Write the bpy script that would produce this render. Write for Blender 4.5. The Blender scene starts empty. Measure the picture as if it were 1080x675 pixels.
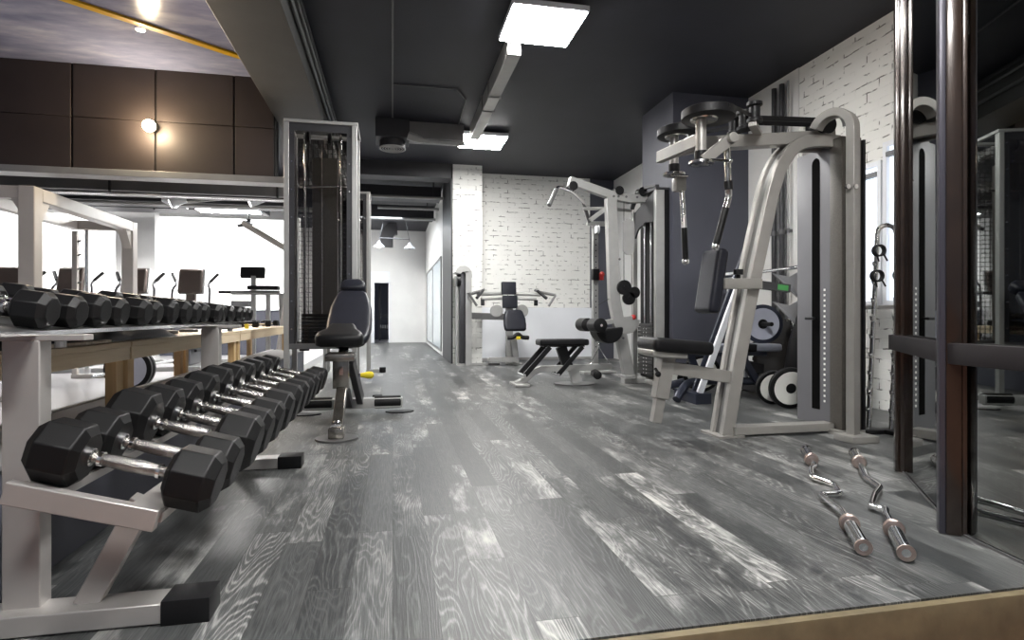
import bpy, bmesh, math, random
from mathutils import Vector, Matrix, Euler, noise
random.seed(4)
R = math.radians
sc = bpy.context.scene
COL = sc.collection

# ------------------------------------------------------------------ camera
cam_d = bpy.data.cameras.new('camera'); cam = bpy.data.objects.new('camera', cam_d); COL.objects.link(cam)
YAW = math.atan(126/610)
cam.location = (0, 0, .82); cam.rotation_euler = (R(90), 0, -YAW)
cam_d.sensor_width = 36; cam_d.lens = 36*610/1080; cam_d.shift_y = -4.5/1080
cam_d.clip_start = .02; cam_d.clip_end = 100
sc.camera = cam
# ------------------------------------------------------------------ world and exposure
w = bpy.data.worlds.new('world'); sc.world = w; w.use_nodes = True
w.node_tree.nodes['Background'].inputs[0].default_value = (.80, .86, 1, 1)
w.node_tree.nodes['Background'].inputs[1].default_value = .16
sc.view_settings.view_transform = 'Standard'; sc.view_settings.look = 'None'
sc.view_settings.exposure = .6; sc.view_settings.gamma = 1; sc.view_settings.use_curve_mapping = False
def lamp(name, kind, loc, energy, color=(1,1,1), size=.1, rot=(0,0,0), **k):
    l = bpy.data.lights.new(name, kind); l.energy = energy; l.color = color
    if kind == 'AREA':
        l.shape = 'RECTANGLE'; l.size = size; l.size_y = k.get('size_y', size)
    elif kind == 'SPOT':
        l.shadow_soft_size = size; l.spot_size = R(k.get('angle', 90)); l.spot_blend = .6
    else: l.shadow_soft_size = size
    o = bpy.data.objects.new(name, l); o.location = loc; o.rotation_euler = rot; COL.objects.link(o); return o
PANEL = 74.0      # radiance of the ceiling panels
WINDOW = 1.35      # radiance of the hall's frosted windows

# ------------------------------------------------------------------ materials
class NT:
    def __init__(s, name):
        s.m = bpy.data.materials.new(name); s.m.use_nodes = True; s.t = s.m.node_tree
        s.b = s.t.nodes['Principled BSDF']; s.out = s.t.nodes['Material Output']
    def n(s, kind, **k):
        n = s.t.nodes.new('ShaderNode'+kind)
        for a, v in k.items():
            if a.startswith('i_'):
                key = a[2:]; key = int(key) if key.isdigit() else key.replace('_', ' ')
                if hasattr(v, 'is_output') or isinstance(v, bpy.types.NodeSocket): s.t.links.new(v, n.inputs[key])
                else: n.inputs[key].default_value = v
            else: setattr(n, a, v)
        return n
    def link(s, a, b): s.t.links.new(a, b)
    def coord(s): return s.n('TexCoord').outputs['Object']
    def math(s, op, a, b=0.0, c=None):
        k = dict(i_0=a, i_1=b)
        if c is not None: k['i_2'] = c
        return s.n('Math', operation=op, **k).outputs[0]
    def ramp(s, fac, stops):
        r = s.n('ValToRGB', i_0=fac); e = r.color_ramp.elements
        while len(e) < len(stops): e.new(.5)
        for q, (p, c) in zip(e, stops): q.position = p; q.color = (*c, 1) if len(c) == 3 else c
        return r.outputs[0]
    def mix(s, f, a, b, mode='MIX'):
        m = s.n('Mix', data_type='RGBA', blend_type=mode)
        for i, v in ((0, f), (6, a), (7, b)):
            if isinstance(v, bpy.types.NodeSocket): s.link(v, m.inputs[i])
            else: m.inputs[i].default_value = v if i == 0 else ((*v, 1) if len(v) == 3 else v)
        return m.outputs[2]
def simple(name, col, rough=.5, metal=0, bump=0, bscale=200, vary=.12, vscale=6, coat=0, spec=.5, rvar=0):
    t = NT(name); co = t.coord()
    nz = t.n('TexNoise', i_Vector=co, i_Scale=vscale, i_Detail=5.0)
    f = t.ramp(nz.outputs[0], [(.3, (0,0,0)), (.7, (1,1,1))])
    lo = tuple(c*(1-vary) for c in col); hi = tuple(min(1, c*(1+vary)) for c in col)
    t.link(t.mix(f, lo, hi), t.b.inputs['Base Color'])
    t.b.inputs['Roughness'].default_value = rough; t.b.inputs['Metallic'].default_value = metal
    t.b.inputs['Specular IOR Level'].default_value = spec
    if coat: t.b.inputs['Coat Weight'].default_value = coat; t.b.inputs['Coat Roughness'].default_value = .1
    if rvar:
        n2 = t.n('TexNoise', i_Vector=co, i_Scale=vscale*2.3, i_Detail=6.0)
        t.link(t.n('MapRange', i_0=n2.outputs[0], i_1=.3, i_2=.7, i_3=rough-rvar, i_4=rough+rvar).outputs[0], t.b.inputs['Roughness'])
    if bump:
        n3 = t.n('TexNoise', i_Vector=co, i_Scale=bscale, i_Detail=3.0)
        b = t.n('Bump', i_Strength=bump, i_Distance=.002, i_Height=n3.outputs[0]); t.link(b.outputs[0], t.b.inputs['Normal'])
    return t.m
def emis(name, col, strength):
    t = NT(name); t.b.inputs['Base Color'].default_value = (.9,.9,.9,1)
    t.b.inputs['Emission Color'].default_value = (*col, 1); t.b.inputs['Emission Strength'].default_value = strength
    return t.m
def floor_mat():
    t = NT('cerused_oak_planks'); co = t.coord()
    sp = t.n('SeparateXYZ', i_0=co); x, y = sp.outputs[0], sp.outputs[1]
    PW, PL = .125, 1.25
    row = t.math('FLOOR', t.math('DIVIDE', x, PW))
    rr = t.n('TexWhiteNoise', noise_dimensions='1D', i_W=row).outputs[0]
    yy = t.math('ADD', t.math('DIVIDE', y, PL), t.math('MULTIPLY', rr, 7.3))
    seg = t.math('FLOOR', yy)
    idv = t.n('CombineXYZ', i_0=row, i_1=seg, i_2=0.0).outputs[0]
    wn = t.n('TexWhiteNoise', noise_dimensions='2D', i_Vector=idv)
    pid = wn.outputs[0]; prc = wn.outputs[1]
    off = t.math('MULTIPLY', pid, 37.0)
    # cathedral grain: contour lines of a stretched noise
    gx = t.math('ADD', t.math('MULTIPLY', x, 6.5), off)
    gv = t.n('CombineXYZ', i_0=gx, i_1=t.math('MULTIPLY', y, .95), i_2=off).outputs[0]
    g1 = t.n('TexNoise', i_Vector=gv, i_Scale=1.0, i_Detail=2.0, i_Roughness=.45).outputs[0]
    wob = t.n('TexNoise', i_Vector=t.n('CombineXYZ', i_0=t.math('MULTIPLY', x, 90.0), i_1=t.math('MULTIPLY', y, 14.0), i_2=0.0).outputs[0], i_Scale=1.0, i_Detail=2.0).outputs[0]
    ph = t.math('ADD', t.math('MULTIPLY', g1, 185.0), t.math('MULTIPLY', wob, 3.2))
    ring = t.math('ADD', t.math('MULTIPLY', t.math('SINE', ph), .5), .5)
    ring = t.math('POWER', ring, 1.8)
    # fine straight fibres
    fv = t.n('CombineXYZ', i_0=t.math('MULTIPLY', x, 330.0), i_1=t.math('MULTIPLY', y, 9.0), i_2=off).outputs[0]
    fib = t.n('TexNoise', i_Vector=fv, i_Scale=1.0, i_Detail=3.0).outputs[0]
    fibr = t.n('MapRange', i_0=fib, i_1=.38, i_2=.68).outputs[0]
    # scraped pale patches
    pv = t.n('CombineXYZ', i_0=t.math('ADD', t.math('MULTIPLY', x, 7.0), off), i_1=t.math('MULTIPLY', y, 2.2), i_2=0.0).outputs[0]
    pat = t.n('TexNoise', i_Vector=pv, i_Scale=1.0, i_Detail=6.0, i_Roughness=.65).outputs[0]
    patm = t.n('MapRange', i_0=pat, i_1=.46, i_2=.68).outputs[0]
    sel = t.n('MapRange', i_0=t.n('SeparateXYZ', i_0=prc).outputs[1], i_1=.35, i_2=.9).outputs[0]
    grain_amt = t.n('MapRange', i_0=t.n('SeparateXYZ', i_0=prc).outputs[2], i_1=0.0, i_2=1.0, i_3=.35, i_4=.95).outputs[0]
    lines = t.math('MULTIPLY', t.math('MAXIMUM', t.math('MULTIPLY', t.math('MULTIPLY', ring, grain_amt), t.math('ADD', .62, t.math('MULTIPLY', fibr, .6))), t.math('MULTIPLY', fibr, .5)), .8)
    val = t.math('ADD', t.math('MULTIPLY', lines, .75), t.math('MULTIPLY', t.math('MULTIPLY', patm, sel), .8))
    val = t.math('ADD', val, t.math('MULTIPLY', t.math('SUBTRACT', pid, .5), .28))
    base = t.ramp(val, [(.0, (.026,.028,.029)), (.3, (.085,.088,.088)), (.62, (.235,.237,.232)), (1.0, (.42,.415,.395))])
    # seams
    fx = t.math('FRACT', t.math('DIVIDE', x, PW)); ex = t.math('MINIMUM', fx, t.math('SUBTRACT', 1.0, fx))
    fy = t.math('FRACT', yy); ey = t.math('MINIMUM', fy, t.math('SUBTRACT', 1.0, fy))
    sx = t.math('LESS_THAN', ex, .009); sy = t.math('LESS_THAN', ey, .0012)
    seam = t.math('MAXIMUM', sx, sy)
    t.link(t.mix(t.math('MULTIPLY', seam, .75), base, (.02,.02,.02)), t.b.inputs['Base Color'])
    t.link(t.n('MapRange', i_0=val, i_1=0.0, i_2=1.0, i_3=.36, i_4=.55).outputs[0], t.b.inputs['Roughness'])
    b = t.n('Bump', i_Strength=.22, i_Distance=.003, i_Height=t.math('SUBTRACT', lines, t.math('MULTIPLY', seam, .6)))
    t.link(b.outputs[0], t.b.inputs['Normal'])
    return t.m
def brick_mat():
    t = NT('white_painted_brick'); co = t.coord()
    sp = t.n('SeparateXYZ', i_0=co)
    u = t.math('SUBTRACT', sp.outputs[0], sp.outputs[1])
    wob = t.n('TexNoise', i_Vector=co, i_Scale=7.0, i_Detail=4.0)
    v = t.math('ADD', sp.outputs[2], t.math('MULTIPLY', t.math('SUBTRACT', wob.outputs[0], .5), .03))
    uv = t.n('CombineXYZ', i_0=u, i_1=v, i_2=0.0).outputs[0]
    br = t.n('TexBrick', i_Vector=uv, i_Scale=1.0, i_Mortar_Size=.007, i_Mortar_Smooth=.35, i_Brick_Width=.27, i_Row_Height=.088)
    mort = br.outputs['Fac']
    n1 = t.n('TexNoise', i_Vector=t.n('Mapping', i_0=uv, i_3=(9, 13, 1)).outputs[0], i_Scale=1.0, i_Detail=4.0).outputs[0]
    crack = t.math('MULTIPLY', mort, t.n('MapRange', i_0=n1, i_1=.50, i_2=.60).outputs[0])
    n2 = t.n('TexNoise', i_Vector=uv, i_Scale=38.0, i_Detail=5.0).outputs[0]
    chip = t.n('MapRange', i_0=n2, i_1=.715, i_2=.74).outputs[0]
    n3 = t.n('TexNoise', i_Vector=uv, i_Scale=2.0, i_Detail=5.0).outputs[0]
    col = t.mix(n3, (.76,.76,.73), (.90,.90,.87))
    col = t.mix(t.math('MULTIPLY', crack, .82), col, (.07,.065,.06))
    col = t.mix(t.math('MULTIPLY', chip, .55), col, (.12,.11,.1))
    t.link(col, t.b.inputs['Base Color']); t.b.inputs['Roughness'].default_value = .6
    h = t.math('ADD', t.math('MULTIPLY', mort, -.7), t.math('MULTIPLY', t.n('TexNoise', i_Vector=uv, i_Scale=14.0, i_Detail=5.0).outputs[0], .9))
    b = t.n('Bump', i_Strength=.6, i_Distance=.008, i_Height=h); t.link(b.outputs[0], t.b.inputs['Normal'])
    return t.m
def wood_mat(name, a, bcol, axis='Y', rough=.45):
    t = NT(name); co = t.coord()
    sc_ = dict(X=(1.5, 22, 22), Y=(22, 1.5, 22), Z=(22, 22, 1.5))[axis]
    m = t.n('Mapping', i_0=co, i_3=sc_).outputs[0]
    n = t.n('TexNoise', i_Vector=m, i_Scale=1.6, i_Detail=6.0, i_Distortion=.6).outputs[0]
    t.link(t.ramp(n, [(.3, a), (.7, bcol)]), t.b.inputs['Base Color']); t.b.inputs['Roughness'].default_value = rough
    return t.m
def glass_mat(name, tint, gloss=.12, rough=.03, mesh=False):
    t = NT(name); t.t.nodes.remove(t.b)
    tr = t.n('BsdfTransparent', i_0=(*tint, 1)); gl = t.n('BsdfGlossy', i_Color=(.9,.9,.95,1), i_Roughness=rough)
    lw = t.n('LayerWeight', i_0=.35)
    f = t.math('ADD', t.math('MULTIPLY', lw.outputs[1], .5), gloss)
    mx = t.n('MixShader', i_0=f, i_1=tr.outputs[0], i_2=gl.outputs[0])
    last = mx.outputs[0]
    if mesh:   # welded wire mesh behind the pane
        sp = t.n('SeparateXYZ', i_0=t.coord())
        u = t.math('ADD', sp.outputs[0], sp.outputs[1])
        a = t.math('LESS_THAN', t.math('FRACT', t.math('MULTIPLY', u, 22.0)), .10)
        b = t.math('LESS_THAN', t.math('FRACT', t.math('MULTIPLY', sp.outputs[2], 22.0)), .10)
        df = t.n('BsdfDiffuse', i_Color=(.05,.05,.05,1))
        last = t.n('MixShader', i_0=t.math('MAXIMUM', a, b), i_1=last, i_2=df.outputs[0]).outputs[0]
    t.link(last, t.out.inputs[0]); return t.m
def mirror_mat():
    t = NT('smoked_mirror'); t.b.inputs['Base Color'].default_value = (.25,.262,.258,1)
    t.b.inputs['Metallic'].default_value = 1; t.b.inputs['Roughness'].default_value = .015; return t.m
def glossy_ceiling_mat():
    t = NT('glossy_concrete_ceiling'); co = t.coord()
    n = t.n('TexNoise', i_Vector=t.n('Mapping', i_0=co, i_3=(.8, 2.4, 1)).outputs[0], i_Scale=1.6, i_Detail=8.0, i_Roughness=.6).outputs[0]
    t.link(t.ramp(n, [(.3, (.20,.22,.36)), (.52, (.33,.35,.52)), (.75, (.58,.58,.72))]), t.b.inputs['Base Color'])
    t.b.inputs['Roughness'].default_value = .16
    b = t.n('Bump', i_Strength=.15, i_Distance=.01, i_Height=t.n('TexNoise', i_Vector=co, i_Scale=3.0, i_Detail=3.0).outputs[0]); t.link(b.outputs[0], t.b.inputs['Normal'])
    return t.m
M = dict(
 floor=floor_mat(), brick=brick_mat(), mirror=mirror_mat(), gceil=glossy_ceiling_mat(),
 navy=simple('dark_navy_paint', (.034,.037,.050), .55, vary=.15, vscale=2),
 ceil=simple('dark_ceiling_paint', (.019,.020,.029), .6, vary=.15, vscale=1.5, bump=.3, bscale=30),
 blue=simple('slate_blue_paint', (.075,.078,.10), .5, vary=.06, vscale=2),
 beam=simple('grey_beam_paint', (.055,.055,.053), .6, vary=.1, vscale=3),
 brown=simple('brown_panel', (.050,.037,.034), .55, vary=.15, vscale=2),
 brownline=simple('brown_joint', (.012,.01,.01), .8),
 white=simple('white_plaster', (.78,.78,.77), .6, vary=.04, vscale=2),
 whitepanel=simple('white_panel', (.82,.84,.88), .3, vary=.03, vscale=2),
 cream=simple('cream_powder_coat', (.62,.58,.54), .35, vary=.04),
 silver=simple('silver_powder_coat', (.42,.42,.41), .38, metal=.4, vary=.05, vscale=10, bump=.1, bscale=900),
 champagne=simple('champagne_powder_coat', (.33,.32,.30), .38, metal=.4, vary=.05, vscale=10, bump=.1, bscale=900),
 rackgrey=simple('light_grey_powder_coat', (.43,.41,.395), .34, metal=.45, vary=.05, vscale=8, bump=.1, bscale=900),
 steelgrey=simple('mid_grey_steel', (.20,.20,.20), .35, metal=.7, vary=.08),
 darksteel=simple('dark_grey_steel', (.055,.055,.06), .38, metal=.4, vary=.1),
 navysteel=simple('dark_blue_steel', (.035,.04,.06), .3, metal=.3, vary=.1),
 chrome=simple('chrome', (.80,.80,.80), .12, metal=1, vary=.03, rvar=.04),
 brushed=simple('brushed_steel', (.55,.54,.52), .25, metal=1, vary=.06, rvar=.07),
 postmetal=simple('dark_polished_steel', (.33,.31,.28), .22, metal=.95, vary=.08, rvar=.05),
 knurl=simple('knurled_chrome', (.36,.345,.33), .22, metal=1, vary=.25, vscale=40, bump=.5, bscale=900),
 copper=simple('worn_bronze_collar', (.44,.36,.33), .32, metal=.9, vary=.12, vscale=30),
 rubber=simple('black_rubber', (.0075,.0075,.008), .42, vary=.15, bump=.2, bscale=500, spec=.24),
 black=simple('black_plastic', (.009,.009,.010), .45, vary=.1, spec=.22),
 leather=simple('black_vinyl', (.008,.008,.009), .42, vary=.12, vscale=14, bump=.3, bscale=420, spec=.25),
 leathergrey=simple('charcoal_vinyl', (.014,.015,.022), .38, vary=.12, vscale=14, bump=.3, bscale=420, spec=.3),
 greyleather=simple('grey_blue_vinyl', (.20,.21,.25), .35, vary=.1),
 shroud=simple('grey_shroud', (.14,.14,.15), .4, metal=.1, vary=.04),
 perf=simple('speckled_brown_grey_shroud', (.075,.068,.06), .4, vary=.3, vscale=160, metal=.2),
 plate=simple('dark_weight_plate', (.03,.03,.03), .45, metal=.2),
 whiteplate=simple('white_plate_face', (.80,.80,.76), .35, vary=.03),
 greyplate=simple('pale_blue_plate_face', (.42,.44,.52), .4, vary=.06),
 pine=wood_mat('pale_wood_board', (.74,.58,.38), (.86,.72,.52), 'Y'),
 pineleg=wood_mat('golden_wood_leg', (.50,.33,.15), (.66,.46,.24), 'Z'),
 riser=simple('ochre_concrete', (.135,.108,.062), .5, vary=.25, vscale=9, bump=.6, bscale=30, rvar=.12),
 lower=simple('reddish_step', (.17,.075,.045), .55, vary=.25, vscale=8),
 hallfloor=simple('pale_grey_hall_floor', (.46,.45,.46), .3, vary=.05, vscale=2),
 kerb=simple('grey_kerb', (.24,.235,.235), .5, vary=.08), kerbtop=simple('light_kerb_edge', (.55,.54,.54), .4),
 yellow=simple('yellow_paint', (.75,.44,.02), .4), yellowk=simple('yellow_knob', (.72,.58,.03), .35),
 red=simple('red_plastic', (.5,.03,.03), .35), green=simple('green_label', (.06,.30,.08), .5),
 frame=simple('dark_bronze_metal', (.022,.013,.009), .25, metal=.3, vary=.3, vscale=14, coat=.6),
 frame_reflection=simple('purple_grey_reflection', (.05,.048,.062), .3, metal=.3, vary=.08), rail=simple('dark_aubergine_metal', (.013,.011,.013), .6, spec=.2),
 glass=glass_mat('clear_guard_panel', (.66,.65,.64), .015), smoked=glass_mat('meshed_guard_panel', (.80,.80,.80), .01, mesh=True),
 corglass=simple('pale_glazed_panel', (.70,.78,.82), .12, vary=.04),
 panel=emis('lit_diffuser', (1,.985,.96), PANEL), window=emis('frosted_daylight', (1,.98,.97), WINDOW),
 bluewin=emis('blue_daylight', (.74,.85,1), .8), warm=emis('warm_lamp', (1,.82,.55), 200), warmsoft=emis('warm_bulb', (1,.86,.68), 9),
 spotface=emis('white_spot_face', (1,.97,.92), 5),
 galv=simple('galvanised_duct', (.20,.195,.195), .45, metal=.2, vary=.1, vscale=4), darkduct=simple('dark_duct', (.032,.032,.036), .5, vary=.12, vscale=3),
 conduit=simple('grey_conduit', (.13,.13,.135), .4, metal=.4), lightduct=simple('light_grey_duct', (.36,.36,.35), .4, metal=.3, vary=.08),
 mat=simple('black_foam_mat', (.014,.014,.015), .8), slot_shade=simple('slot_shade_black', (.004,.004,.004), .95, spec=.03), cloth=simple('black_cloth', (.012,.012,.013), .65, bump=.5, bscale=150),
 greycloth=simple('grey_felt', (.30,.30,.31), .8), consolebrown=simple('warm_dark_console', (.10,.075,.065), .4, vary=.1),
 stickw=wood_mat('striped_stick', (.45,.32,.2), (.8,.72,.6), 'X'), grille=simple('pale_grille', (.42,.42,.42), .5),
)
# ------------------------------------------------------------------ mesh builder
MATS = {}
SHIFT = None
def basis(a, b, up=(0,0,1)):
    z = (Vector(b)-Vector(a)).normalized(); up = Vector(up)
    if abs(z.dot(up)) > .999: up = Vector((0,1,0)) if abs(z.y) < .9 else Vector((1,0,0))
    x = up.cross(z).normalized(); y = z.cross(x)
    return x, y, z      # x: sideways, y: towards up, z: along
class MB:
    def __init__(s): s.bm = bmesh.new()
    def _faces(s, rings, cap=True, closed=False):
        bm = s.bm; vs = [[bm.verts.new(p) for p in r] for r in rings]; n = len(vs[0])
        m = len(vs)
        for i in range(m if closed else m-1):
            a, b = vs[i], vs[(i+1) % m]
            for j in range(n):
                k = (j+1) % n
                try: bm.faces.new((a[j], a[k], b[k], b[j]))
                except ValueError: pass
        if cap and not closed and n > 2:
            bm.faces.new(vs[0][::-1]); bm.faces.new(vs[-1])
        return s
    def box(s, c, d, rot=None, bev=0, seg=2):
        m = Matrix.Translation(c) @ (Euler(rot).to_matrix().to_4x4() if rot is not None and not isinstance(rot, Matrix) else (rot.to_4x4() if rot is not None else Matrix.Identity(4)))
        r = bmesh.ops.create_cube(s.bm, size=1, matrix=m @ Matrix.Diagonal((*d, 1)))
        if bev:
            es = list({e for v in r['verts'] for e in v.link_edges})
            bmesh.ops.bevel(s.bm, geom=es, offset=bev, segments=seg, profile=.6, affect='EDGES')
        return s
    def bx(s, x0, x1, y0, y1, z0, z1, bev=0): return s.box(((x0+x1)/2, (y0+y1)/2, (z0+z1)/2), (abs(x1-x0), abs(y1-y0), abs(z1-z0)), bev=bev)
    def bar(s, a, b, w, h, up=(0,0,1), bev=0):
        x, y, z = basis(a, b, up); m = Matrix((x, y, z)).transposed()
        L = (Vector(b)-Vector(a)).length
        return s.box((Vector(a)+Vector(b))/2, (w, h, L), m, bev)
    def cyl(s, a, b, r, r2=None, n=20):
        return s.tube([a, b], r, n=n, r2=r2)
    def tube(s, pts, r, n=12, r2=None, closed=False):
        pts = [Vector(p) for p in pts]; rings = []; N = len(pts)
        x, y, z = basis(pts[0], pts[1])
        for i, p in enumerate(pts):
            if closed: t = (pts[(i+1) % N]-pts[i-1]).normalized()
            elif i == 0: t = (pts[1]-p).normalized()
            elif i == N-1: t = (p-pts[-2]).normalized()
            else: t = ((pts[i+1]-p).normalized()+(p-pts[i-1]).normalized()).normalized()
            x = (x-t*x.dot(t)).normalized(); y = t.cross(x)
            rad = r[i] if isinstance(r, (list, tuple)) else (r if r2 is None else r+(r2-r)*i/(N-1))
            rings.append([p+x*math.cos(2*math.pi*k/n)*rad+y*math.sin(2*math.pi*k/n)*rad for k in range(n)])
        return s._faces(rings, closed=closed)
    def sweep(s, pts, w, h, side):
        """rectangular section: w along the fixed side vector, h in the plane of the path"""
        pts = [Vector(p) for p in pts]; sd = Vector(side).normalized(); rings = []
        for i, p in enumerate(pts):
            if i == 0: t = pts[1]-p; k = 1
            elif i == len(pts)-1: t = p-pts[-2]; k = 1
            else:
                a = (p-pts[i-1]).normalized(); b = (pts[i+1]-p).normalized(); t = a+b; k = 1/max(.5, t.length/2)
            t.normalize(); u = sd.cross(t).normalized()*(h/2*k)
            rings.append([p+sd*w/2+u, p-sd*w/2+u, p-sd*w/2-u, p+sd*w/2-u])
        return s._faces(rings)
    def lathe(s, a, b, prof, n=24, cap=True):
        """prof: (distance along a->b, radius)"""
        x, y, z = basis(a, b); a = Vector(a)
        return s._faces([[a+z*d+(x*math.cos(2*math.pi*k/n)+y*math.sin(2*math.pi*k/n))*max(r, .0003) for k in range(n)] for d, r in prof], cap=cap)
    def ring(s, c, axis, R_, r, n=24, m=10):
        x, y, z = basis((0,0,0), axis); c = Vector(c)
        return s.tube([c+(x*math.cos(2*math.pi*k/n)+y*math.sin(2*math.pi*k/n))*R_ for k in range(n)], r, n=m, closed=True)
    def prism(s, poly, vec):
        v = Vector(vec); return s._faces([[Vector(p) for p in poly], [Vector(p)+v for p in poly]])
    def sphere(s, c, r, sc_=(1,1,1), n=12):
        bmesh.ops.create_uvsphere(s.bm, u_segments=n*2, v_segments=n, radius=r, matrix=Matrix.Translation(c) @ Matrix.Diagonal((*sc_, 1))); return s
    def build(s, name, m, parent=None, bevel=0, angle=35):
        bm = s.bm
        if SHIFT is not None: bm.transform(SHIFT)
        if parent is not None and id_of(parent) in MATS:
            bm.transform(MATS[id_of(parent)].inverted())
        bmesh.ops.recalc_face_normals(bm, faces=bm.faces)
        me = bpy.data.meshes.new(name); bm.to_mesh(me); bm.free()
        for p in me.polygons: p.use_smooth = True
        me.set_sharp_from_angle(angle=R(angle))
        me.materials.append(M[m] if isinstance(m, str) else m)
        o = bpy.data.objects.new(name, me); COL.objects.link(o)
        if parent is not None:
            o.parent = parent
            root = parent
            MATS[o.name] = MATS.get(id_of(parent), Matrix.Identity(4))
        if bevel:
            b = o.modifiers.new('bevel', 'BEVEL'); b.width = bevel; b.segments = 2; b.limit_method = 'ANGLE'; b.angle_limit = R(40)
        return o
def id_of(o): return o.name
def tag(o, label, cat, group=None, kind=None):
    o['label'] = label; o['category'] = cat
    if group: o['group'] = group
    if kind: o['kind'] = kind
    return o
def thing(name, label, cat, loc=(0,0,0), group=None, rotz=0):
    o = bpy.data.objects.new(name, None); o.empty_display_size = .1; COL.objects.link(o)
    o.location = loc; o.rotation_euler = (0, 0, rotz); tag(o, label, cat, group)
    MATS[o.name] = Matrix.Translation(loc) @ Matrix.Rotation(rotz, 4, 'Z'); return o
def struct(name, mb, m, parent=None, bevel=0):
    o = mb.build(name, m, parent, bevel)
    if parent is None: o['kind'] = 'structure'
    return o
def copy_tree(o, loc=None, label=None, rotz=None, parent=None):
    c = o.copy(); COL.objects.link(c)
    if parent is not None: c.parent = parent
    if loc is not None: c.location = loc
    if rotz is not None: c.rotation_euler = (0, 0, rotz)
    if label: c['label'] = label
    for ch in KIDS(o): copy_tree(ch, parent=c)
    return c
def KIDS(o): return [x for x in list(COL.objects) if x.parent == o]
def arc(c, r, a0, a1, n, u, v):
    c, u, v = Vector(c), Vector(u), Vector(v)
    return [c+u*math.cos(a0+(a1-a0)*i/n)*r+v*math.sin(a0+(a1-a0)*i/n)*r for i in range(n+1)]
def smooth(pts, n=6):
    P = [Vector(p) for p in pts]; out = []
    for i in range(len(P)-1):
        p0 = P[max(i-1, 0)]; p1, p2 = P[i], P[i+1]; p3 = P[min(i+2, len(P)-1)]
        for k in range(n):
            t = k/n
            out.append(.5*((2*p1)+(p2-p0)*t+(2*p0-5*p1+4*p2-p3)*t*t+(3*p1-p0-3*p2+p3)*t**3))
    return out+[P[-1]]

# ================================================================== SETTING
H = 3.42; YE = 1.40; XR = 4.18
struct('floor', MB().prism([(-1.449,YE,-.12), (5.2,YE,-.12), (5.2,6.3,-.12), (5.2,18.4,-.12), (-1.449,18.4,-.12)], (0,0,.12)), 'floor')
struct('floor_hall', MB().bx(-13, -1.45, YE, 18.4, -.12, .0), 'hallfloor')
struct('floor_lower', MB().bx(-6, 7, -5, YE-.002, -.30, -.20), 'lower')
r = MB()
r.bx(-6, 7, YE-.03, YE-.001, -.20, -.004, bev=.006)
struct('trim_step_riser', r, 'riser')
struct('wall_low', MB().bx(-1.44, -1.085, YE, 7.6, 0.001, .385), 'blue')
struct('trim_low_wall_cap', MB().bx(-1.44, -1.07, YE, 7.61, .386, .40, bev=.003), 'kerb')
struct('trim_low_wall_edge', MB().bx(-1.475, -1.441, YE, 7.61, .37, .405, bev=.003), 'kerbtop')
# ceilings
struct('ceiling', MB().bx(-.80, 5.2, -3, 18.4, H, H+.15), 'ceil')
struct('ceiling_glossy', MB().bx(-13, -1.20, -3, 6.75, H, H+.15), 'gceil')
struct('ceiling_hall', MB().bx(-13, -.80, 6.75, 18.4, H+.0, H+.15), 'ceil')
struct('trim_longitudinal_beam', MB().bx(-1.27, -.76, -3, 9.9, 3.0, H+.1), 'beam', bevel=.006)
struct('trim_transverse_beam', MB().bx(-1.27, 1.0, 9.9, 10.25, 3.17, H+.02), 'darkduct')
# right wall: brick up to y 5.33 then plaster
struct('wall_right', MB().bx(XR, XR+.25, YE-4, 5.33, 0, H), 'brick')
struct('wall_right_plaster', MB().bx(XR-.012, XR+.25, 5.33, 10.8, 0, H), 'white')
struct('wall_pillar', MB().bx(3.19, XR-.013, 6.2, 7.04, 0, H), 'blue')
struct('wall_back', MB().bx(1.0, 3.67, 10.45, 10.7, 0, H), 'brick')
struct('wall_back_recess', MB().bx(3.67, XR-.013, 10.5, 10.7, 0, H), 'blue')
struct('wall_back_pilaster', MB().bx(1.012, 1.52, 9.92, 10.449, 0, H), 'brick')
struct('trim_pilaster_side', MB().bx(.98, 1.011, 9.90, 11.6, 0, H), 'darkduct')
struct('trim_back_panel', MB().bx(1.53, 3.70, 10.43, 10.449, 0, .97), 'whitepanel')
struct('baseboard_back', MB().bx(1.53, 3.70, 10.415, 10.4295, 0, .05), 'silver')
struct('wall_corridor', MB().bx(1.0, 1.2, 11.6, 18.2, 0, H), 'white')
wp = struct('window_corridor', MB().bx(.985, .9995, 12.1, 17.1, .12, 2.02), 'corglass')
f = MB()
for z in (.10, 2.04): f.bx(.975, .9995, 12.05, 17.15, z-.02, z+.02)
for y in (12.07, 14.6, 17.13): f.bx(.975, .9995, y-.02, y+.02, .12, 2.02)
struct('frame', f, 'steelgrey', wp)
# corridor end wall with doorway
e = MB(); Y = 18.0
e.bx(-.12, 1.0, Y, Y+.2, 0, H).bx(-6, -.54, Y, Y+.2, 0, H).bx(-.54, -.12, Y, Y+.2, 1.82, H)
struct('wall_end', e, 'white')
d = struct('door_1', MB().bx(-.66, -.54, Y-.04, Y, 0, 2.16).bx(-.12, -.08, Y-.04, Y, 0, 2.16).bx(-.54, -.12, Y-.04, Y, 1.82, 2.16), 'whitepanel')
struct('wall_beyond_door', MB().bx(-1.6, .9, 20.5, 20.6, 0, H), 'blue')
struct('floor_beyond_door', MB().bx(-1.6, .9, 18.4, 20.5, -.1, 0), 'hallfloor')
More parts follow.
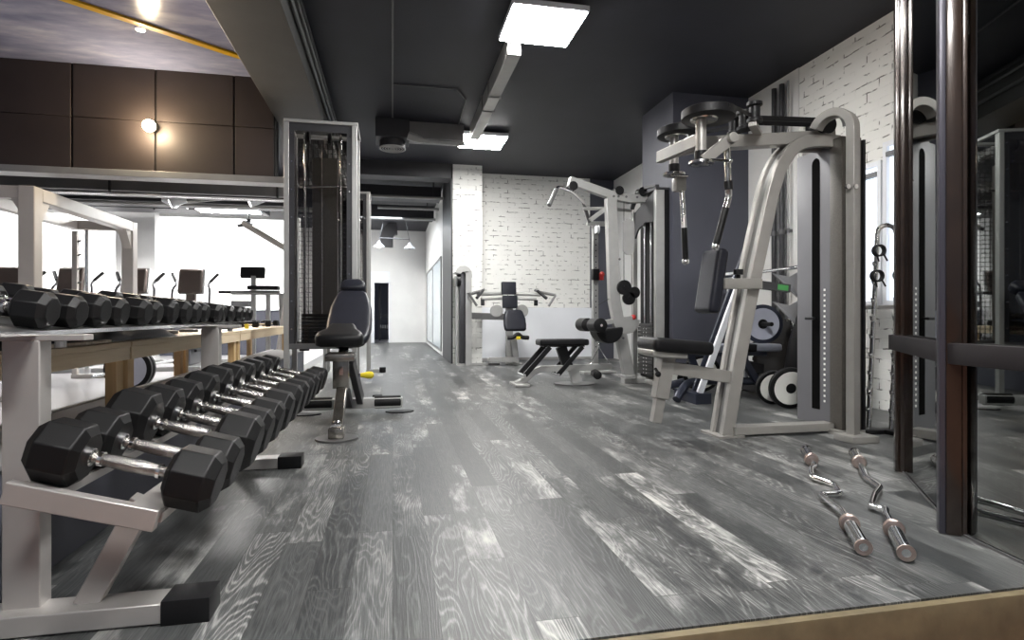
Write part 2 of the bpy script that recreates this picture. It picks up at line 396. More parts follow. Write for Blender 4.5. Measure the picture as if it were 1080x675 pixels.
# hall far wall
Y = 13.0
struct('wall_hall_lower', MB().bx(-13, -2.25, Y, Y+.2, 0, .95), 'blue')
struct('wall_hall_upper', MB().bx(-13, -2.25, Y, Y+.2, 2.85, H), 'white')
struct('wall_hall_return', MB().bx(-2.25, -2.1, Y, Y+1.2, 0, H), 'white')
for i, (a, b) in enumerate(((-13, -8.7), (-8.6, -5.35), (-4.65, -2.25))):
    wn = struct('window_%d' % (i+1), MB().bx(a, b, Y+.05, Y+.07, .95, 2.85), 'window')
    struct('window_sill', MB().bx(a, b, Y-.05, Y, .93, .96), 'whitepanel', wn)
struct('wall_hall_pier', MB().bx(-5.35, -4.65, Y-.25, Y+.2, 0, 3.2), 'white')
struct('wall_hall_left', MB().bx(-13.2, -13, -3, 18.4, 0, H), 'white')
# bulkhead of brown panels
b = MB(); xs = [-9.3, -8.0, -7.2, -6.4, -5.6, -4.8, -4.02, -3.23, -2.45, -1.68, -1.27]
for x0, x1 in zip(xs, xs[1:]): b.bx(x0+.010, x1-.010, 6.74, 6.78, 2.34, 2.868).bx(x0+.010, x1-.010, 6.74, 6.78, 2.874, H)
struct('wall_bulkhead', b, 'brown', bevel=.004)
struct('trim_bulkhead_joints', MB().bx(-9.3, -1.27, 6.765, 6.90, 2.34, H), 'brownline')
struct('trim_bulkhead_edge', MB().bx(-9.3, -.9, 6.70, 6.92, 2.27, 2.338), 'lightduct', bevel=.003)
# windows in the right wall
for i, (y0, y1, z0, z1) in enumerate(((4.30, 4.52, .95, 2.13), (4.0, 4.2, .95, 2.27))):
    wn = struct('window_%d' % (i+4), MB().bx(XR-.006, XR-.001, y0, y1, z0, z1), 'bluewin')
    fr = MB()
    fr.bx(XR-.04, XR-.001, y0-.04, y0, z0-.04, z1+.04).bx(XR-.04, XR-.001, y1, y1+.04, z0-.04, z1+.04).bx(XR-.04, XR-.001, y0, y1, z1, z1+.04).bx(XR-.04, XR-.001, y0, y1, z0-.04, z0)
    struct('window_frame', fr, 'whitepanel', wn)
    struct('window_head', MB().bx(XR-.05, XR-.001, y0, y1, z1-.09, z1-.05), 'conduit', wn)

# ================================================================== MIRROR PARTITION
A0 = Vector((2.66, 2.62, 0)); A1 = Vector((2.08, 1.80, 0)); an = R(10); A2 = A1-Vector((math.sin(an), math.cos(an), 0))*.425
mp = thing('mirror_partition', 'floor to ceiling faceted mirror partition with dark bronze posts at the right edge', 'mirror', tuple(A1))
def off(a, b, d):
    t = (b-a).normalized(); return Vector((-t.y, t.x, 0))*d
for a, b in ((A0, A1), (A1, A2)):
    n = off(b, a, 1)          # towards the room
    if n.dot(Vector((-1, 0, 0))) < 0: n = -n
    q = MB(); p0, p1 = a-n*.012, b-n*.012
    q.bar(p0+Vector((0,0,H/2)), p1+Vector((0,0,H/2)), .008, H-.004); q.build('mirror_pane', 'mirror', mp)
    q = MB(); q.bar(a+n*.022+Vector((0,0,.679)), b+n*.022+Vector((0,0,.679)), .05, .078, bev=.004); q.build('rail', 'rail', mp)
    q = MB(); q.bar(a-n*.002+Vector((0,0,.006)), b-n*.002+Vector((0,0,.006)), .006, .008); q.build('glass_edge', 'conduit', mp)
t = (A1-A0).normalized()
def post(c, wd, dp, rot, grey):
    q = MB(); q.box((c[0], c[1], H/2), (wd*.56, dp, H-.004), (0,0,rot), bev=.006)
    q.box((c[0]+wd*.40*math.cos(rot), c[1]+wd*.40*math.sin(rot), H/2), (wd*.22, dp*.8, H-.006), (0,0,rot), bev=.004)
    q.build('post', 'frame', mp)
    q = MB(); q.box((c[0]-wd*.40*math.cos(rot), c[1]-wd*.40*math.sin(rot), H/2), (wd*.24, dp*.86, H-.005), (0,0,rot), bev=.003); q.build('post_facing', 'frame_reflection' if grey else 'frame', mp)  # nearer post's facing is coloured purple-grey for a reflection on the bronze
post((2.635, 2.56), .085, .07, R(-38), False)
post((2.068, 1.80), .088, .07, R(-40), True)

# ================================================================== CEILING FIXTURES
GP = 'square ceiling light panels'
def light_panel(x, y, s, z, label):
    t = thing('ceiling_light_panel', label, 'ceiling light', (x, y, z), GP)
    MB().bx(x-s/2, x+s/2, y-s/2, y+s/2, z+.002, z+.05, bev=.004).build('housing', 'whitepanel', t)
    MB().bx(x-s/2+.015, x+s/2-.015, y-s/2+.015, y+s/2-.015, z-.006, z+.0015).build('diffuser', 'panel', t)
    q = MB()
    for a in (-.2, .2): q.cyl((x+a, y, z+.05), (x+a, y, H), .006, n=8)
    q.build('hanger', 'conduit', t); return t
light_panel(1.27, 4.87, .65, 3.33, 'square lit ceiling panel nearest the camera, largest in view')
light_panel(1.27, 8.28, .65, 3.33, 'square lit ceiling panel farther back above the brick pilaster')
light_panel(1.27, 1.3, .65, 3.33, 'unseen square ceiling panel added to light the front edge of the floor')  # unseen panel, added to light the front of the room
light_panel(-.1, -.6, .65, 3.33, 'unseen square ceiling panel added over the lower step to light the rack')  # unseen panel, added to brighten the rack and its dumbbells
t = thing('ceiling_air_duct', 'light grey rectangular duct running between the two square ceiling lights', 'duct', (1.1, 6.5, 3.3))
MB().bx(1.04, 1.17, 5.25, 7.9, 3.24, H-.002).build('duct_body', 'lightduct', t, bevel=.004)
for y in (6.3, 6.75): MB().bx(1.03, 1.18, y, y+.03, 3.23, H-.003).build('joint_flange', 'galv', t)
t = thing('air_diffuser_duct', 'dark grey ceiling duct box with a round grille above the corridor', 'duct', (.02, 7.9, 3.2))
MB().bx(-.22, .22, 7.75, 8.2, 3.17, H-.002).build('duct_box', 'darkduct', t, bevel=.006)
MB().bx(.22, .95, 7.83, 8.12, 3.20, H-.002).build('duct_body', 'galv', t, bevel=.006)
MB().cyl((.0, 7.95, 3.17), (.0, 7.95, 3.07), .17, n=32).build('round_neck', 'darkduct', t)
g = MB(); g.ring((.0, 7.95, 3.068), (0,0,1), .165, .012, n=32)
for k in range(4): g.ring((.0, 7.95, 3.066), (0,0,1), .03+.033*k, .005, n=24, m=6)
g.build('grille', 'grille', t)
t = MB().tube(smooth([(.2, 7.72, 3.19), (.3, 7.72, 3.16), (.45, 7.72, 3.13), (.95, 7.72, 3.13)], 5), [.055]*6+[.045]*3+[.03]*7, n=14)
tag(t.build('flexible_duct', 'lightduct'), 'pale flexible pipe tapering right of the round ceiling grille', 'pipe')
def pipe(label, pts, r, m='conduit', name='ceiling_pipe', cat='pipe', group='ceiling pipes and conduits', n=10):
    return tag(MB().tube(pts, r, n=n).build(name, m), label, cat, group)
pipe('thin conduit running back along the dark ceiling toward the round grille', [(0, 2.6, H-.012), (0, 7.7, H-.012)], .009, name='ceiling_conduit')
pipe('thin conduit branching right across the ceiling to the far light panel', [(.01, 6.6, H-.012), (.72, 6.6, H-.012), (.86, 6.9, H-.012), (.88, 8.0, H-.012)], .008, name='ceiling_conduit')
pipe('bright cable pipe clipped along the side of the ceiling beam', [(-.735, 1.8, 3.30), (-.735, 9.8, 3.30)], .013, 'galv', name='ceiling_conduit')
pipe('lower dark cable pipe along the side of the ceiling beam', [(-.735, 1.8, 3.16), (-.735, 9.8, 3.16)], .018, 'conduit', name='ceiling_conduit')
pipe('upper dark cable pipe in the corner of beam and ceiling', [(-.735, 1.8, 3.38), (-.735, 9.8, 3.38)], .018, 'darkduct', name='ceiling_conduit')
for y in (5.0,): pass
def duct(label, x0, x1, y0, y1, z0, z1, m):
    t = thing('overhead_duct', label, 'duct', ((x0+x1)/2, (y0+y1)/2, z0), 'overhead ducts and beams in the hall and corridor')
    MB().bx(x0, x1, y0, y1, z0, z1).build('duct_body', m, t, bevel=.01)
    q = MB(); n = max(2, int((x1-x0)/1.7))
    for k in range(n+1):
        x = x0+.15+(x1-x0-.3)*k/n; q.bx(x-.012, x+.012, y0-.02, y0+.0, z0-.03, H-.01)
    q.build('hanger_strap', 'darkduct', t)
    return t
duct('wide grey duct hanging just below the brown bulkhead', -9.3, -1.3, 7.9, 8.3, 2.35, 2.50, 'galv')
duct('dark lower duct crossing the hall behind the grey duct', -9.3, -1.2, 9.4, 9.9, 2.50, 2.75, 'darkduct')
duct('dark rectangular duct crossing the hall near the far windows', -9.3, -2.3, 11.3, 11.8, 2.72, 2.98, 'darkduct')
duct('dark duct crossing the corridor above the cable towers', -2.2, .92, 11.2, 11.7, 3.08, 3.3, 'darkduct')
duct('dark duct crossing the corridor nearest the end wall', -2.2, .92, 13.2, 13.7, 3.02, 3.3, 'darkduct')
pipe('bright round pipe under the wide grey hall duct', [(-9.3, 7.85, 2.31), (-1.3, 7.85, 2.31)], .022, 'chrome')
pipe('pale round pipe under the dark hall duct', [(-9.3, 9.35, 2.46), (-1.2, 9.35, 2.46)], .025, 'lightduct')
pipe('pale pipe slanting up across the hall', [(-3.0, 9.0, 2.42), (-1.6, 8.5, 2.5)], .02, 'lightduct')
pipe('pale pipe crossing the corridor ceiling in front', [(-1.5, 11.1, 3.06), (.95, 11.1, 3.06)], .03, 'lightduct')
pipe('pale pipe crossing the corridor ceiling behind', [(-.3, 12.2, 3.05), (.95, 12.2, 3.05)], .03, 'lightduct')
pipe('pale pipe crossing the corridor nearest the end wall', [(-1.5, 13.1, 2.98), (.95, 13.1, 2.98)], .03, 'lightduct')
t = tag(MB().sweep(arc((.12, 16.6, 3.0), .28, math.pi/2, math.pi, 8, (1,0,0), (0,0,1))+[Vector((-.16, 16.6, 2.75))], .3, .35, (0,1,0)).build('elbow_duct', 'darkduct', bevel=.004), 'dark elbow duct bending down in front of the corridor end wall', 'duct')
t = tag(MB().tube(smooth([(-4.1, 10.4, 2.95), (-3.8, 10.4, 2.95), (-3.5, 10.4, 2.85), (-3.5, 10.4, 2.6)], 6), .2, n=18).build('elbow_duct', 'darkduct'), 'round dark elbow duct hanging in the hall left of the bright lamp', 'duct')
# yellow pipe
tag(MB().bar((-2.75, 5.27, H-.012), (-1.28, 6.37, H-.012), .075, .02).build('yellow_ceiling_strip', 'yellow'), 'yellow strip running diagonally across the glossy grey ceiling', 'strip')
# bright spotlight on bulkhead
t = thing('wall_spotlight', 'small glaring warm spotlight on the brown bulkhead', 'spotlight', (-2.46, 6.6, 2.78))
MB().cyl((-2.46, 6.735, 2.80), (-2.46, 6.64, 2.79), .05).build('lamp_body', 'darksteel', t)
MB().sphere((-2.46, 6.60, 2.78), .06).build('bulb', 'warm', t)
lamp('spot_lamp', 'SPOT', (-2.46, 6.50, 2.77), 110, (1, .80, .60), .04, (R(62), 0, R(180+35)), angle=120)
t = thing('recessed_spotlight', 'small bright spotlight set in the glossy ceiling beside the yellow strip', 'spotlight', (-2.22, 5.77, H))
MB().cyl((-2.22, 5.77, H-.002), (-2.22, 5.77, H-.03), .04).build('lamp_rim', 'whitepanel', t)
MB().cyl((-2.22, 5.77, H-.0305), (-2.22, 5.77, H-.034), .03).build('bulb', M['warm'], t)
# hall lights
def hall_panel(x, y, label, z=3.2):
    t = thing('ceiling_light_panel', label, 'ceiling light', (x, y, z), 'hall ceiling lights')
    MB().bx(x-.5, x+.5, y-.3, y+.3, z+.001, z+.04).build('housing', 'whitepanel', t)
    MB().bx(x-.48, x+.48, y-.28, y+.28, z-.01, z).build('diffuser', 'panel', t)
    MB().cyl((x, y, z+.04), (x, y, H), .01, n=8).build('hanger', 'conduit', t)
hall_panel(-2.75, 10.6, 'bright flat lamp glowing between the hall ducts', 2.62)
hall_panel(-6.3, 10.6, 'flat lamp added to brighten the hall, farther left behind the white frame', 3.2)  # panel added to brighten the hall's far wall
hall_panel(-1.3, 15.2, 'flat ceiling lamp far back over the corridor', 3.30)
def track_spot(x, y, z, rz, label):
    t = thing('track_spotlight', label, 'spotlight', (x, y, z), 'track spotlights in the hall')
    MB().bx(x-.03, x+.03, y-.03, y+.03, z+.04, z+.10).cyl((x, y, z+.09), (x, y, H), .008, n=8).build('bracket', 'conduit', t)
    a = Vector((x, y, z)); d = Vector((math.cos(rz), -.35, -.45)).normalized()
    MB().cyl(a-d*.10, a+d*.10, .05, .065, n=16).build('lamp_head', 'whitepanel', t)
    MB().cyl(a+d*.1005, a+d*.104, .055, n=16).build('lamp_face', 'spotface', t)
for x, y, z, rz, lb in ((-3.05, 8.9, 2.42, 0, 'white track spotlight right of the round elbow duct'), (-2.85, 8.6, 2.37, 3.1, 'smaller white track spotlight turned left near the round elbow duct'), (-1.85, 8.6, 2.42, 3.1, 'white track spotlight hanging left of the cable tower'), (-2.3, 10.12, 2.30, .3, 'lower track spotlight beside the bright flat hall lamp'), (-6.1, 8.6, 2.35, 0, 'white track spotlight at the far left edge')): track_spot(x, y, z, rz, lb)
def pendant(x, y, z, label, lit):
    t = thing('pendant_lamp', label, 'lamp', (x, y, z), 'conical corridor lamps')
    MB().lathe((x, y, z), (x, y, z+.3), [(0, .13), (.02, .125), (.09, .045), (.13, .03), (.15, .0)], 20).build('shade', 'whitepanel', t)
    MB().sphere((x, y, z+.03), .05, n=8).build('bulb', 'warmsoft' if lit else 'grille', t)
    MB().tube([(x, y, z+.16), (x+(.18 if x < 0 else -.16), y, H)], .006, n=6).build('wire', 'conduit', t)
pendant(-.31, 14, 2.44, 'left lit conical lamp hanging in the corridor', True)
pendant(.40, 14, 2.42, 'right unlit conical lamp hanging in the corridor', False)
pipe('thin rod joining the two conical corridor lamps', [(-.31, 14, 2.66), (.4, 14, 2.64)], .01)
if True:
    lamp('corridor_fill', 'AREA', (-.4, 13.5, 3.0), 45, (.86, .93, 1), 1.2, (0, 0, 0))  # area lamp without a fixture, added to brighten the corridor
# vertical pipes on right wall
for i, (y, r, m, lb) in enumerate(((5.66, .028, 'darksteel', 'dark vertical pipe on the white wall, left of its pair'), (5.53, .028, 'darksteel', 'dark vertical pipe on the white wall, right of its pair'), (5.43, .012, 'lightduct', 'thin pale vertical pipe beside the dark wall pipes'))):
    t = thing('wall_pipe', lb, 'pipe', (XR-.06, y, 0), 'vertical wall pipes')
    MB().cyl((XR-.06, y, 0), (XR-.06, y, H-.1), r, n=14).build('pipe_run', m, t)
    for z in (.7, 1.7, 2.7): MB().cyl((XR-.06, y, z), (XR-.06, y, z+.05), r*1.35, n=14).bx(XR-.06, XR-.013, y-.01, y+.01, z+.01, z+.04).build('wall_clip', 'conduit', t)

# ================================================================== DUMBBELL RACK
ZU = .776
rk = thing('dumbbell_rack', 'light grey two tier dumbbell rack along the left side', 'rack', (-.9, 2.9, 0))
for k, y in enumerate((1.73, 3.32)):
    MB().bx(-.99, -.903, y, y+.055, .055, ZU-.02).build('upright', 'rackgrey', rk, bevel=.003)
    MB().bx(-1.05, -.60, y-.045, y+.05, 0.004, .058).build('foot', 'rackgrey', rk, bevel=.004)
    q = MB(); q.box((-.54, y+.002, .033), (.12, .105, .066), bev=.004); q.build('foot_cap', 'black', rk)
    MB().bar((-.80, y+.02, .05), (-.655, y+.0, .325), .045, .06, up=(1,0,0)).build('brace', 'rackgrey', rk, bevel=.003)
    q = MB(); yy = y-.17 if k == 0 else y-.02
    q.prism([(-.885, yy, .432), (-.56, yy, .342), (-.575, yy, .290), (-.90, yy, .380)], (0, .03, 0)); q.build('tray_bracket', 'rackgrey', rk, bevel=.003)
    MB().bx(-1.30, -.80, y+.0, y+.05, ZU-.022, ZU-.006).build('shelf_bracket', 'rackgrey', rk, bevel=.002)
    q = MB(); q.cyl((-.84, y-.03, ZU-.038), (-.84, y-.03, ZU-.022), .013, n=10); q.build('bolt', 'steelgrey', rk)
tl = lambda x: .432-.277*(x+.885)
for nm, x in (('tray_rail', -.835), ('tray_rail', -.60)):
    z = tl(x)-.012
    q = MB(); a = math.atan(.277); q.box((x, 2.93, z), (.075, 2.68, .006), (0, a, 0)); q.box((x+.036*math.cos(a), 2.93, z-.036*math.sin(a)-.014), (.006, 2.68, .028), (0, a, 0)); q.build(nm, 'rackgrey', rk)
q = MB(); q.box((-1.12, 2.92, ZU+.024), (.41, 2.72, .008), (0, R(8), 0)); q.build('upper_shelf', 'steelgrey', rk)
q = MB(); q.box((-.917, 2.92, ZU-.002), (.012, 2.72, .012)); q.build('shelf_lip', 'chrome', rk)
q = MB(); q.bx(-1.32, -1.30, 1.56, 4.28, ZU+.0, ZU+.075); q.build('shelf_back', 'rackgrey', rk)

def dumbbell_mesh(flat, hl, gap, root):
    """dumbbell with eight sided heads lying along local x, centre at the origin"""
    for sgn in (-1, 1):
        rr = flat/2/math.cos(math.pi/8); x0 = sgn*gap/2; q = MB()
        def ring8(x, k): return [Vector((x, math.cos(math.pi/4*(i+.5))*rr*k, math.sin(math.pi/4*(i+.5))*rr*k)) for i in range(8)]
        q._faces([ring8(x0, .72), ring8(x0+sgn*hl*.13, 1), ring8(x0+sgn*hl*.80, 1), ring8(x0+sgn*hl, .72)])
        q.build('head', 'rubber', root, bevel=.003, angle=20)
    prof = [(0, .013), (.004, .015), (.012, .015), (.016, .0125), (.024, .0125), (.03, .0145), (gap*.35, .0178), (gap*.5, .019), (gap*.65, .0178), (gap-.03, .0145), (gap-.024, .0125), (gap-.016, .0125), (gap-.012, .015), (gap-.004, .015), (gap, .013)]
    MB().lathe((-gap/2, 0, 0), (gap/2, 0, 0), prof, 18).build('handle', 'knurl', root)
    for sgn in (-1, 1):
        MB().lathe((sgn*(gap/2-.032), 0, 0), (sgn*(gap/2-.024), 0, 0), [(0, .0185), (.008, .0185)], 18).build('collar_ring', 'chrome', root)
        MB().lathe((sgn*(gap/2+.001), 0, 0), (sgn*(gap/2-.012), 0, 0), [(0, .023), (.009, .023), (.012, .018)], 18).build('collar_ring', 'chrome', root)
ORD = ['nearest the camera', 'second from the near end', 'third from the near end', 'fourth from the near end', 'fifth from the near end', 'sixth from the near end', 'seventh from the near end', 'eighth from the near end', 'ninth from the near end', 'tenth from the near end', 'eleventh from the near end', 'twelfth from the near end', 'thirteenth from the near end', 'fourteenth from the near end', 'second from the far end', 'at the far end']
LY = [1.64, 1.82, 2.045, 2.25, 2.46, 2.68, 2.90, 3.13, 3.36, 3.60, 3.84, 4.09]
LS = [.150, .150, .176, .165, .165, .172, .178, .172, .166, .160, .156, .150]
for i, (y, s_) in enumerate(zip(LY, LS)):
    lb = 'black faceted dumbbell with chrome handle on the lower rack tier, ' + (ORD[i] if i < 10 else ('second from the far end' if i == 10 else 'at the far end'))
    a = math.atan(.277); xc = -.653; z = tl(xc)-.006+s_/2/math.cos(a)
    t = thing('dumbbell', lb, 'dumbbell', (xc, y, z), 'faceted dumbbells on the lower rack tier')
    MATS[t.name] = Matrix.Identity(4); dumbbell_mesh(s_, .120+(s_-.15)*.3, .195, t)
    t.rotation_euler = (0, a, random.uniform(-.02, .02))
US = [.102, .098, .106, .098, .102, .096, .108, .104, .102, .100, .100, .100, .096, .094, .092, .088]
proto = None
for i, s_ in enumerate(US):
    y = 1.82+.157*i
    if i == 0: y = 1.83
    xc = -1.075+(0.012 if i % 3 == 1 else 0)-.006*(i % 2); z = ZU+.024+.008-math.tan(R(8))*(xc+1.12)+s_/2
    t = thing('dumbbell', 'small black faceted dumbbell on the upper rack tier, '+ORD[i], 'dumbbell', (xc, y, z), 'faceted dumbbells on the upper rack tier')
    MATS[t.name] = Matrix.Identity(4); dumbbell_mesh(s_, .088, .13, t); t.rotation_euler = (random.choice((0, R(2), R(-2))), R(8), random.uniform(-.03, .03))

# ================================================================== ADJUSTABLE BENCH
bx0 = -.362
t = thing('adjustable_bench', 'black padded adjustable incline bench with chrome post, beside the dumbbell rack', 'bench', (bx0, 4.6, 0))
def plate_foot(q, cx, cy, rx, ry, z0, z1):
    P = [Vector((cx+rx*math.cos(2*math.pi*k/28), cy+ry*math.sin(2*math.pi*k/28)*(1 if math.sin(2*math.pi*k/28) < 0 else .8), z0)) for k in range(28)]
    q.prism(P, (0, 0, z1-z0))
q = MB(); plate_foot(q, bx0, 4.0, .14, .14, .002, .014); q.build('front_foot_plate', 'steelgrey', t)
q = MB(); q.bar((bx0, 4.02, .06), (bx0+.01, 4.45, .40), .07, .075, up=(0,0,1)); q.bx(bx0-.05, bx0+.05, 3.93, 4.02, .014, .085, bev=.006); q.build('front_post', 'postmetal', t, bevel=.004)
q = MB(); q.bx(bx0-.055, bx0+.055, 4.28, 4.36, .30, .52, bev=.004); q.bx(bx0-.10, bx0+.10, 4.20, 4.50, .50, .55, bev=.004); q.build('seat_carriage', 'postmetal', t)
q = MB(); q.bx(bx0-.008, bx0+.018, 4.26, 4.279, .40, .46); q.build('slot_plate', 'chrome', t)
q = MB(); q.bar((bx0+.05, 4.5, .50), (bx0+.10, 5.0, .12), .05, .10); q.bar((bx0, 4.4, .34), (bx0, 5.0, .09), .07, .08); q.build('main_beam', 'darksteel', t, bevel=.004)
q = MB(); q.bar((-.74, 5.03, .085), (.085, 5.03, .085), .09, .085, bev=.012); q.build('rear_stabiliser', 'silver', t)
for x in (-.60, -.04):
    q = MB(); q.lathe((x-.11, 5.03, .088), (x+.11, 5.03, .088), [(0, .05), (.005, .054), (.215, .054), (.22, .05)], 20); q.build('rubber_sleeve', 'rubber', t)
for x in (-.70, .06):
    q = MB(); plate_foot(q, x, 5.03, .12, .08, .002, .010); q.build('rear_foot_plate', 'black', t)
q = MB(); q.sphere((bx0-.0, 3.98, .10), .03, n=8); q.cyl((bx0-.03, 3.96, .10), (bx0+.03, 3.96, .10), .02); q.build('clamp', 'chrome', t)
q = MB(); q.cyl((bx0+.10, 4.62, .36), (bx0+.145, 4.62, .36), .012); q.build('pin_shaft', 'chrome', t)
q = MB(); q.lathe((bx0+.12, 4.62, .36), (bx0+.22, 4.62, .36), [(0, .016), (.02, .02), (.06, .028), (.085, .027), (.1, .012)], 18); q.build('pull_knob', 'yellowk', t)
# pads
def outline_pad(rows, thick, origin, udir, sdir, name, m, parent, rnd=.018):
    """rows: (distance along udir, half width); a cushion with rounded rim and slightly crowned top"""
    u = Vector(udir).normalized(); s = Vector(sdir).normalized(); n = s.cross(u).normalized(); o = Vector(origin)
    q = MB(); rings = []
    L = [(d, w_) for d, w_ in rows]
    poly = [(d, w_) for d, w_ in L]+[(d, -w_) for d, w_ in reversed(L)]
    cx = sum(p[0] for p in poly)/len(poly)
    def ringp(k, h): 
        out = []
        for d, w_ in poly:
            dd = d-cx; l = math.hypot(dd, w_) or 1
            out.append(o+u*(cx+dd*(1-k/l))+s*(w_*(1-k/l))+n*h)
        return out
    rings = [ringp(rnd*1.2, 0), ringp(rnd*.2, rnd*.5), ringp(0, thick*.5), ringp(rnd*.25, thick*.8), ringp(rnd*.9, thick*.97), ringp(rnd*2, thick*1.03), ringp(rnd*3.4, thick*1.05)]
    q._faces(rings); return q.build(name, m, parent, angle=55)
ang = R(35)
ud = (0, math.cos(ang), math.sin(ang))
outline_pad([(0, .08), (.02, .115), (.08, .150), (.20, .172), (.34, .172), (.48, .165), (.60, .140), (.70, .115), (.73, .09)], .065, (bx0+.03, 4.52, .57), (0, math.cos(ang), math.sin(ang)), (1, 0, 0), 'back_pad', 'leathergrey', t)
o2 = Vector((bx0+.03, 4.52, .57))+Vector(ud)*.745
outline_pad([(0, .085), (.02, .105), (.07, .108), (.115, .09), (.14, .055)], .085, o2, (0, math.cos(ang), math.sin(ang)), (1, 0, 0), 'head_rest', 'leathergrey', t)
an2 = R(14)
outline_pad([(0, .13), (.02, .155), (.06, .165), (.12, .155), (.20, .12), (.30, .10), (.36, .08)], .085, (bx0+.0, 4.14, .60), (0, math.cos(an2), math.sin(an2)), (1, 0, 0), 'seat_pad', 'leather', t)
q = MB(); q.bar((bx0, 4.5, .53), (bx0+.02, 5.10, .98), .07, .035); q.build('back_frame', 'brushed', t)

# ================================================================== CABLE TOWERS
def tower(y0, label_prefix, t):
    X0, X1, Y1 = -.95, -.31, y0+.5; Z = 2.58; z0 = .0
    for x in (X0+.022, X1-.03):
        MB().bx(x-.022, x+.022, y0, y0+.06, 0, Z-.03).build('corner_post', 'silver', t, bevel=.003)
        MB().bx(x-.022, x+.022, Y1-.06, Y1, 0, Z-.03).build('corner_post', 'silver', t, bevel=.003)
    q = MB(); q.bx(X0, X1, y0-.002, y0+.05, Z-.03, Z); q.bx(X0, X1, Y1-.05, Y1+.002, Z-.03, Z); q.bx(X0, X0+.04, y0+.05, Y1-.05, Z-.03, Z); q.bx(X1-.04, X1, y0+.05, Y1-.05, Z-.03, Z); q.build('top_frame', 'silver', t, bevel=.003)
    q = MB(); q.bx(X0+.045, X1-.053, y0+.005, y0+.055, .52, .57); q.bx(X0+.045, X1-.053, Y1-.055, Y1-.005, .52, .57); q.bx(X0+.045, X1-.053, y0+.06, Y1-.06, .52, .54); q.build('stack_shelf', 'steelgrey', t)
    q = MB()
    for x in (X0+.045, X1-.053-.045): q.bx(x, x+.045, y0+.01, y0+.018, .57, Z-.03)
    q.bx(X0+.09, X1-.098, y0+.01, y0+.018, Z-.10, Z-.03); q.build('guard_border', 'darksteel', t)
    q = MB()
    for k in range(8):
        for x in (X0+.067, X1-.076): q.cyl((x, y0+.009, .7+.25*k), (x, y0+.004, .7+.25*k), .006, n=8)
    q.build('bolt', 'chrome', t)
    MB().bx(X0+.09, X1-.098, y0+.012, y0+.016, .57, Z-.10).build('front_guard', 'glass', t)
    MB().bx(X0+.05, X1-.06, Y1-.02, Y1-.016, .57, Z-.04).build('mesh_guard', 'smoked', t)
    MB().bx(X0+.018, X0+.022, y0+.06, Y1-.06, .57, Z-.03).build('side_guard', 'glass', t)
    # dark centre column and stack
    MB().bx(X0+.20, X0+.43, Y1-.16, Y1-.07, .57, Z-.25).build('centre_panel', 'perf', t)
    q = MB()
    for x in (X0+.15, X1-.17): q.cyl((x, y0+.22, .55), (x, y0+.22, Z-.06), .012, n=12)
    q.build('guide_rod', 'chrome', t)
    q = MB()
    for k in range(9): q.bx(X0+.13, X1-.15, y0+.15, y0+.29, .545+.033*k, .574+.033*k, bev=.002)
    q.build('weight_stack', 'plate', t)
    q = MB(); q.cyl((X0+.20, y0+.22, .56), (X0+.20, y0+.22, .70), .03); q.cyl((X0+.16, y0+.12, .50), (X0+.16, y0+.12, .56), .045); q.build('rubber_buffer', 'rubber', t)
    q = MB(); q.tube([(X0+.15, y0+.22, 2.02), (X1-.1, y0+.30, 2.06)], .012); q.cyl((X0+.3, y0+.24, .84), (X0+.3, y0+.24, Z-.15), .004, n=6); q.build('cable_run', 'chrome', t)
    for x in (X0+.17, X0+.36):
        q = MB(); q.lathe((x-.0, y0+.20, Z-.10), (x+.03, y0+.20, Z-.10), [(0, .06), (.008, .05), (.022, .05), (.03, .06)], 20); q.build('pulley', 'black', t)
    q = MB(); q.bx(X1-.06, X1+.25-.10, Y1-.4, Y1-.34, .005, .05); q.build('foot_bar', 'silver', t)
    q = MB(); q.box((X1+.17, Y1-.37, .04), (.09, .09, .075), bev=.01); q.build('foot_cap', 'black', t)
t = thing('cable_crossover_machine', 'tall silver cable machine with twin meshed weight towers beside the incline bench', 'exercise machine', (-.62, 7.2, 0))
tower(5.45, '', t); tower(8.45, '', t)
q = MB(); q.bx(-.66, -.58, 5.95, 8.45, 2.48, 2.56); q.bx(-.50, -.46, 5.95, 8.45, 2.40, 2.44)
for k in range(6): q.bar((-.62, 6.0+.4*k, 2.5), (-.48, 6.2+.4*k, 2.42), .02, .02)
q.build('top_beam', 'silver', t, bevel=.003)

# ================================================================== WOODEN BENCH WITH THINGS
def wood_bench(y0, y1, label):
    t = thing('wooden_bench', label, 'bench', (-1.48, (y0+y1)/2, 0), 'long wooden benches')
    MB().bx(-1.74, -1.235, y0, y1, .670, .697).build('bench_top', 'pine', t, bevel=.003)
    for xa in (-1.26, -1.735): MB().bx(xa, xa+.022, y0+.002, y1-.002, .61, .6695).build('apron', 'pine', t, bevel=.002)
    for y in (y0+.05, y1-.05):
        MB().bx(-1.31, -1.262, y-.035, y+.035, .401, .669).build('leg', 'pineleg', t, bevel=.003)
        MB().bx(-1.71, -1.662, y-.035, y+.035, .001, .669).build('leg', 'pineleg', t, bevel=.003)
wood_bench(1.6, 3.10, 'pale wooden bench nearest the camera, mostly behind the front rack post')
wood_bench(3.12, 5.15, 'pale wooden bench in the middle of the row, beneath the black bag')
wood_bench(5.17, 7.5, 'pale wooden bench farthest back, ending by the cable tower')
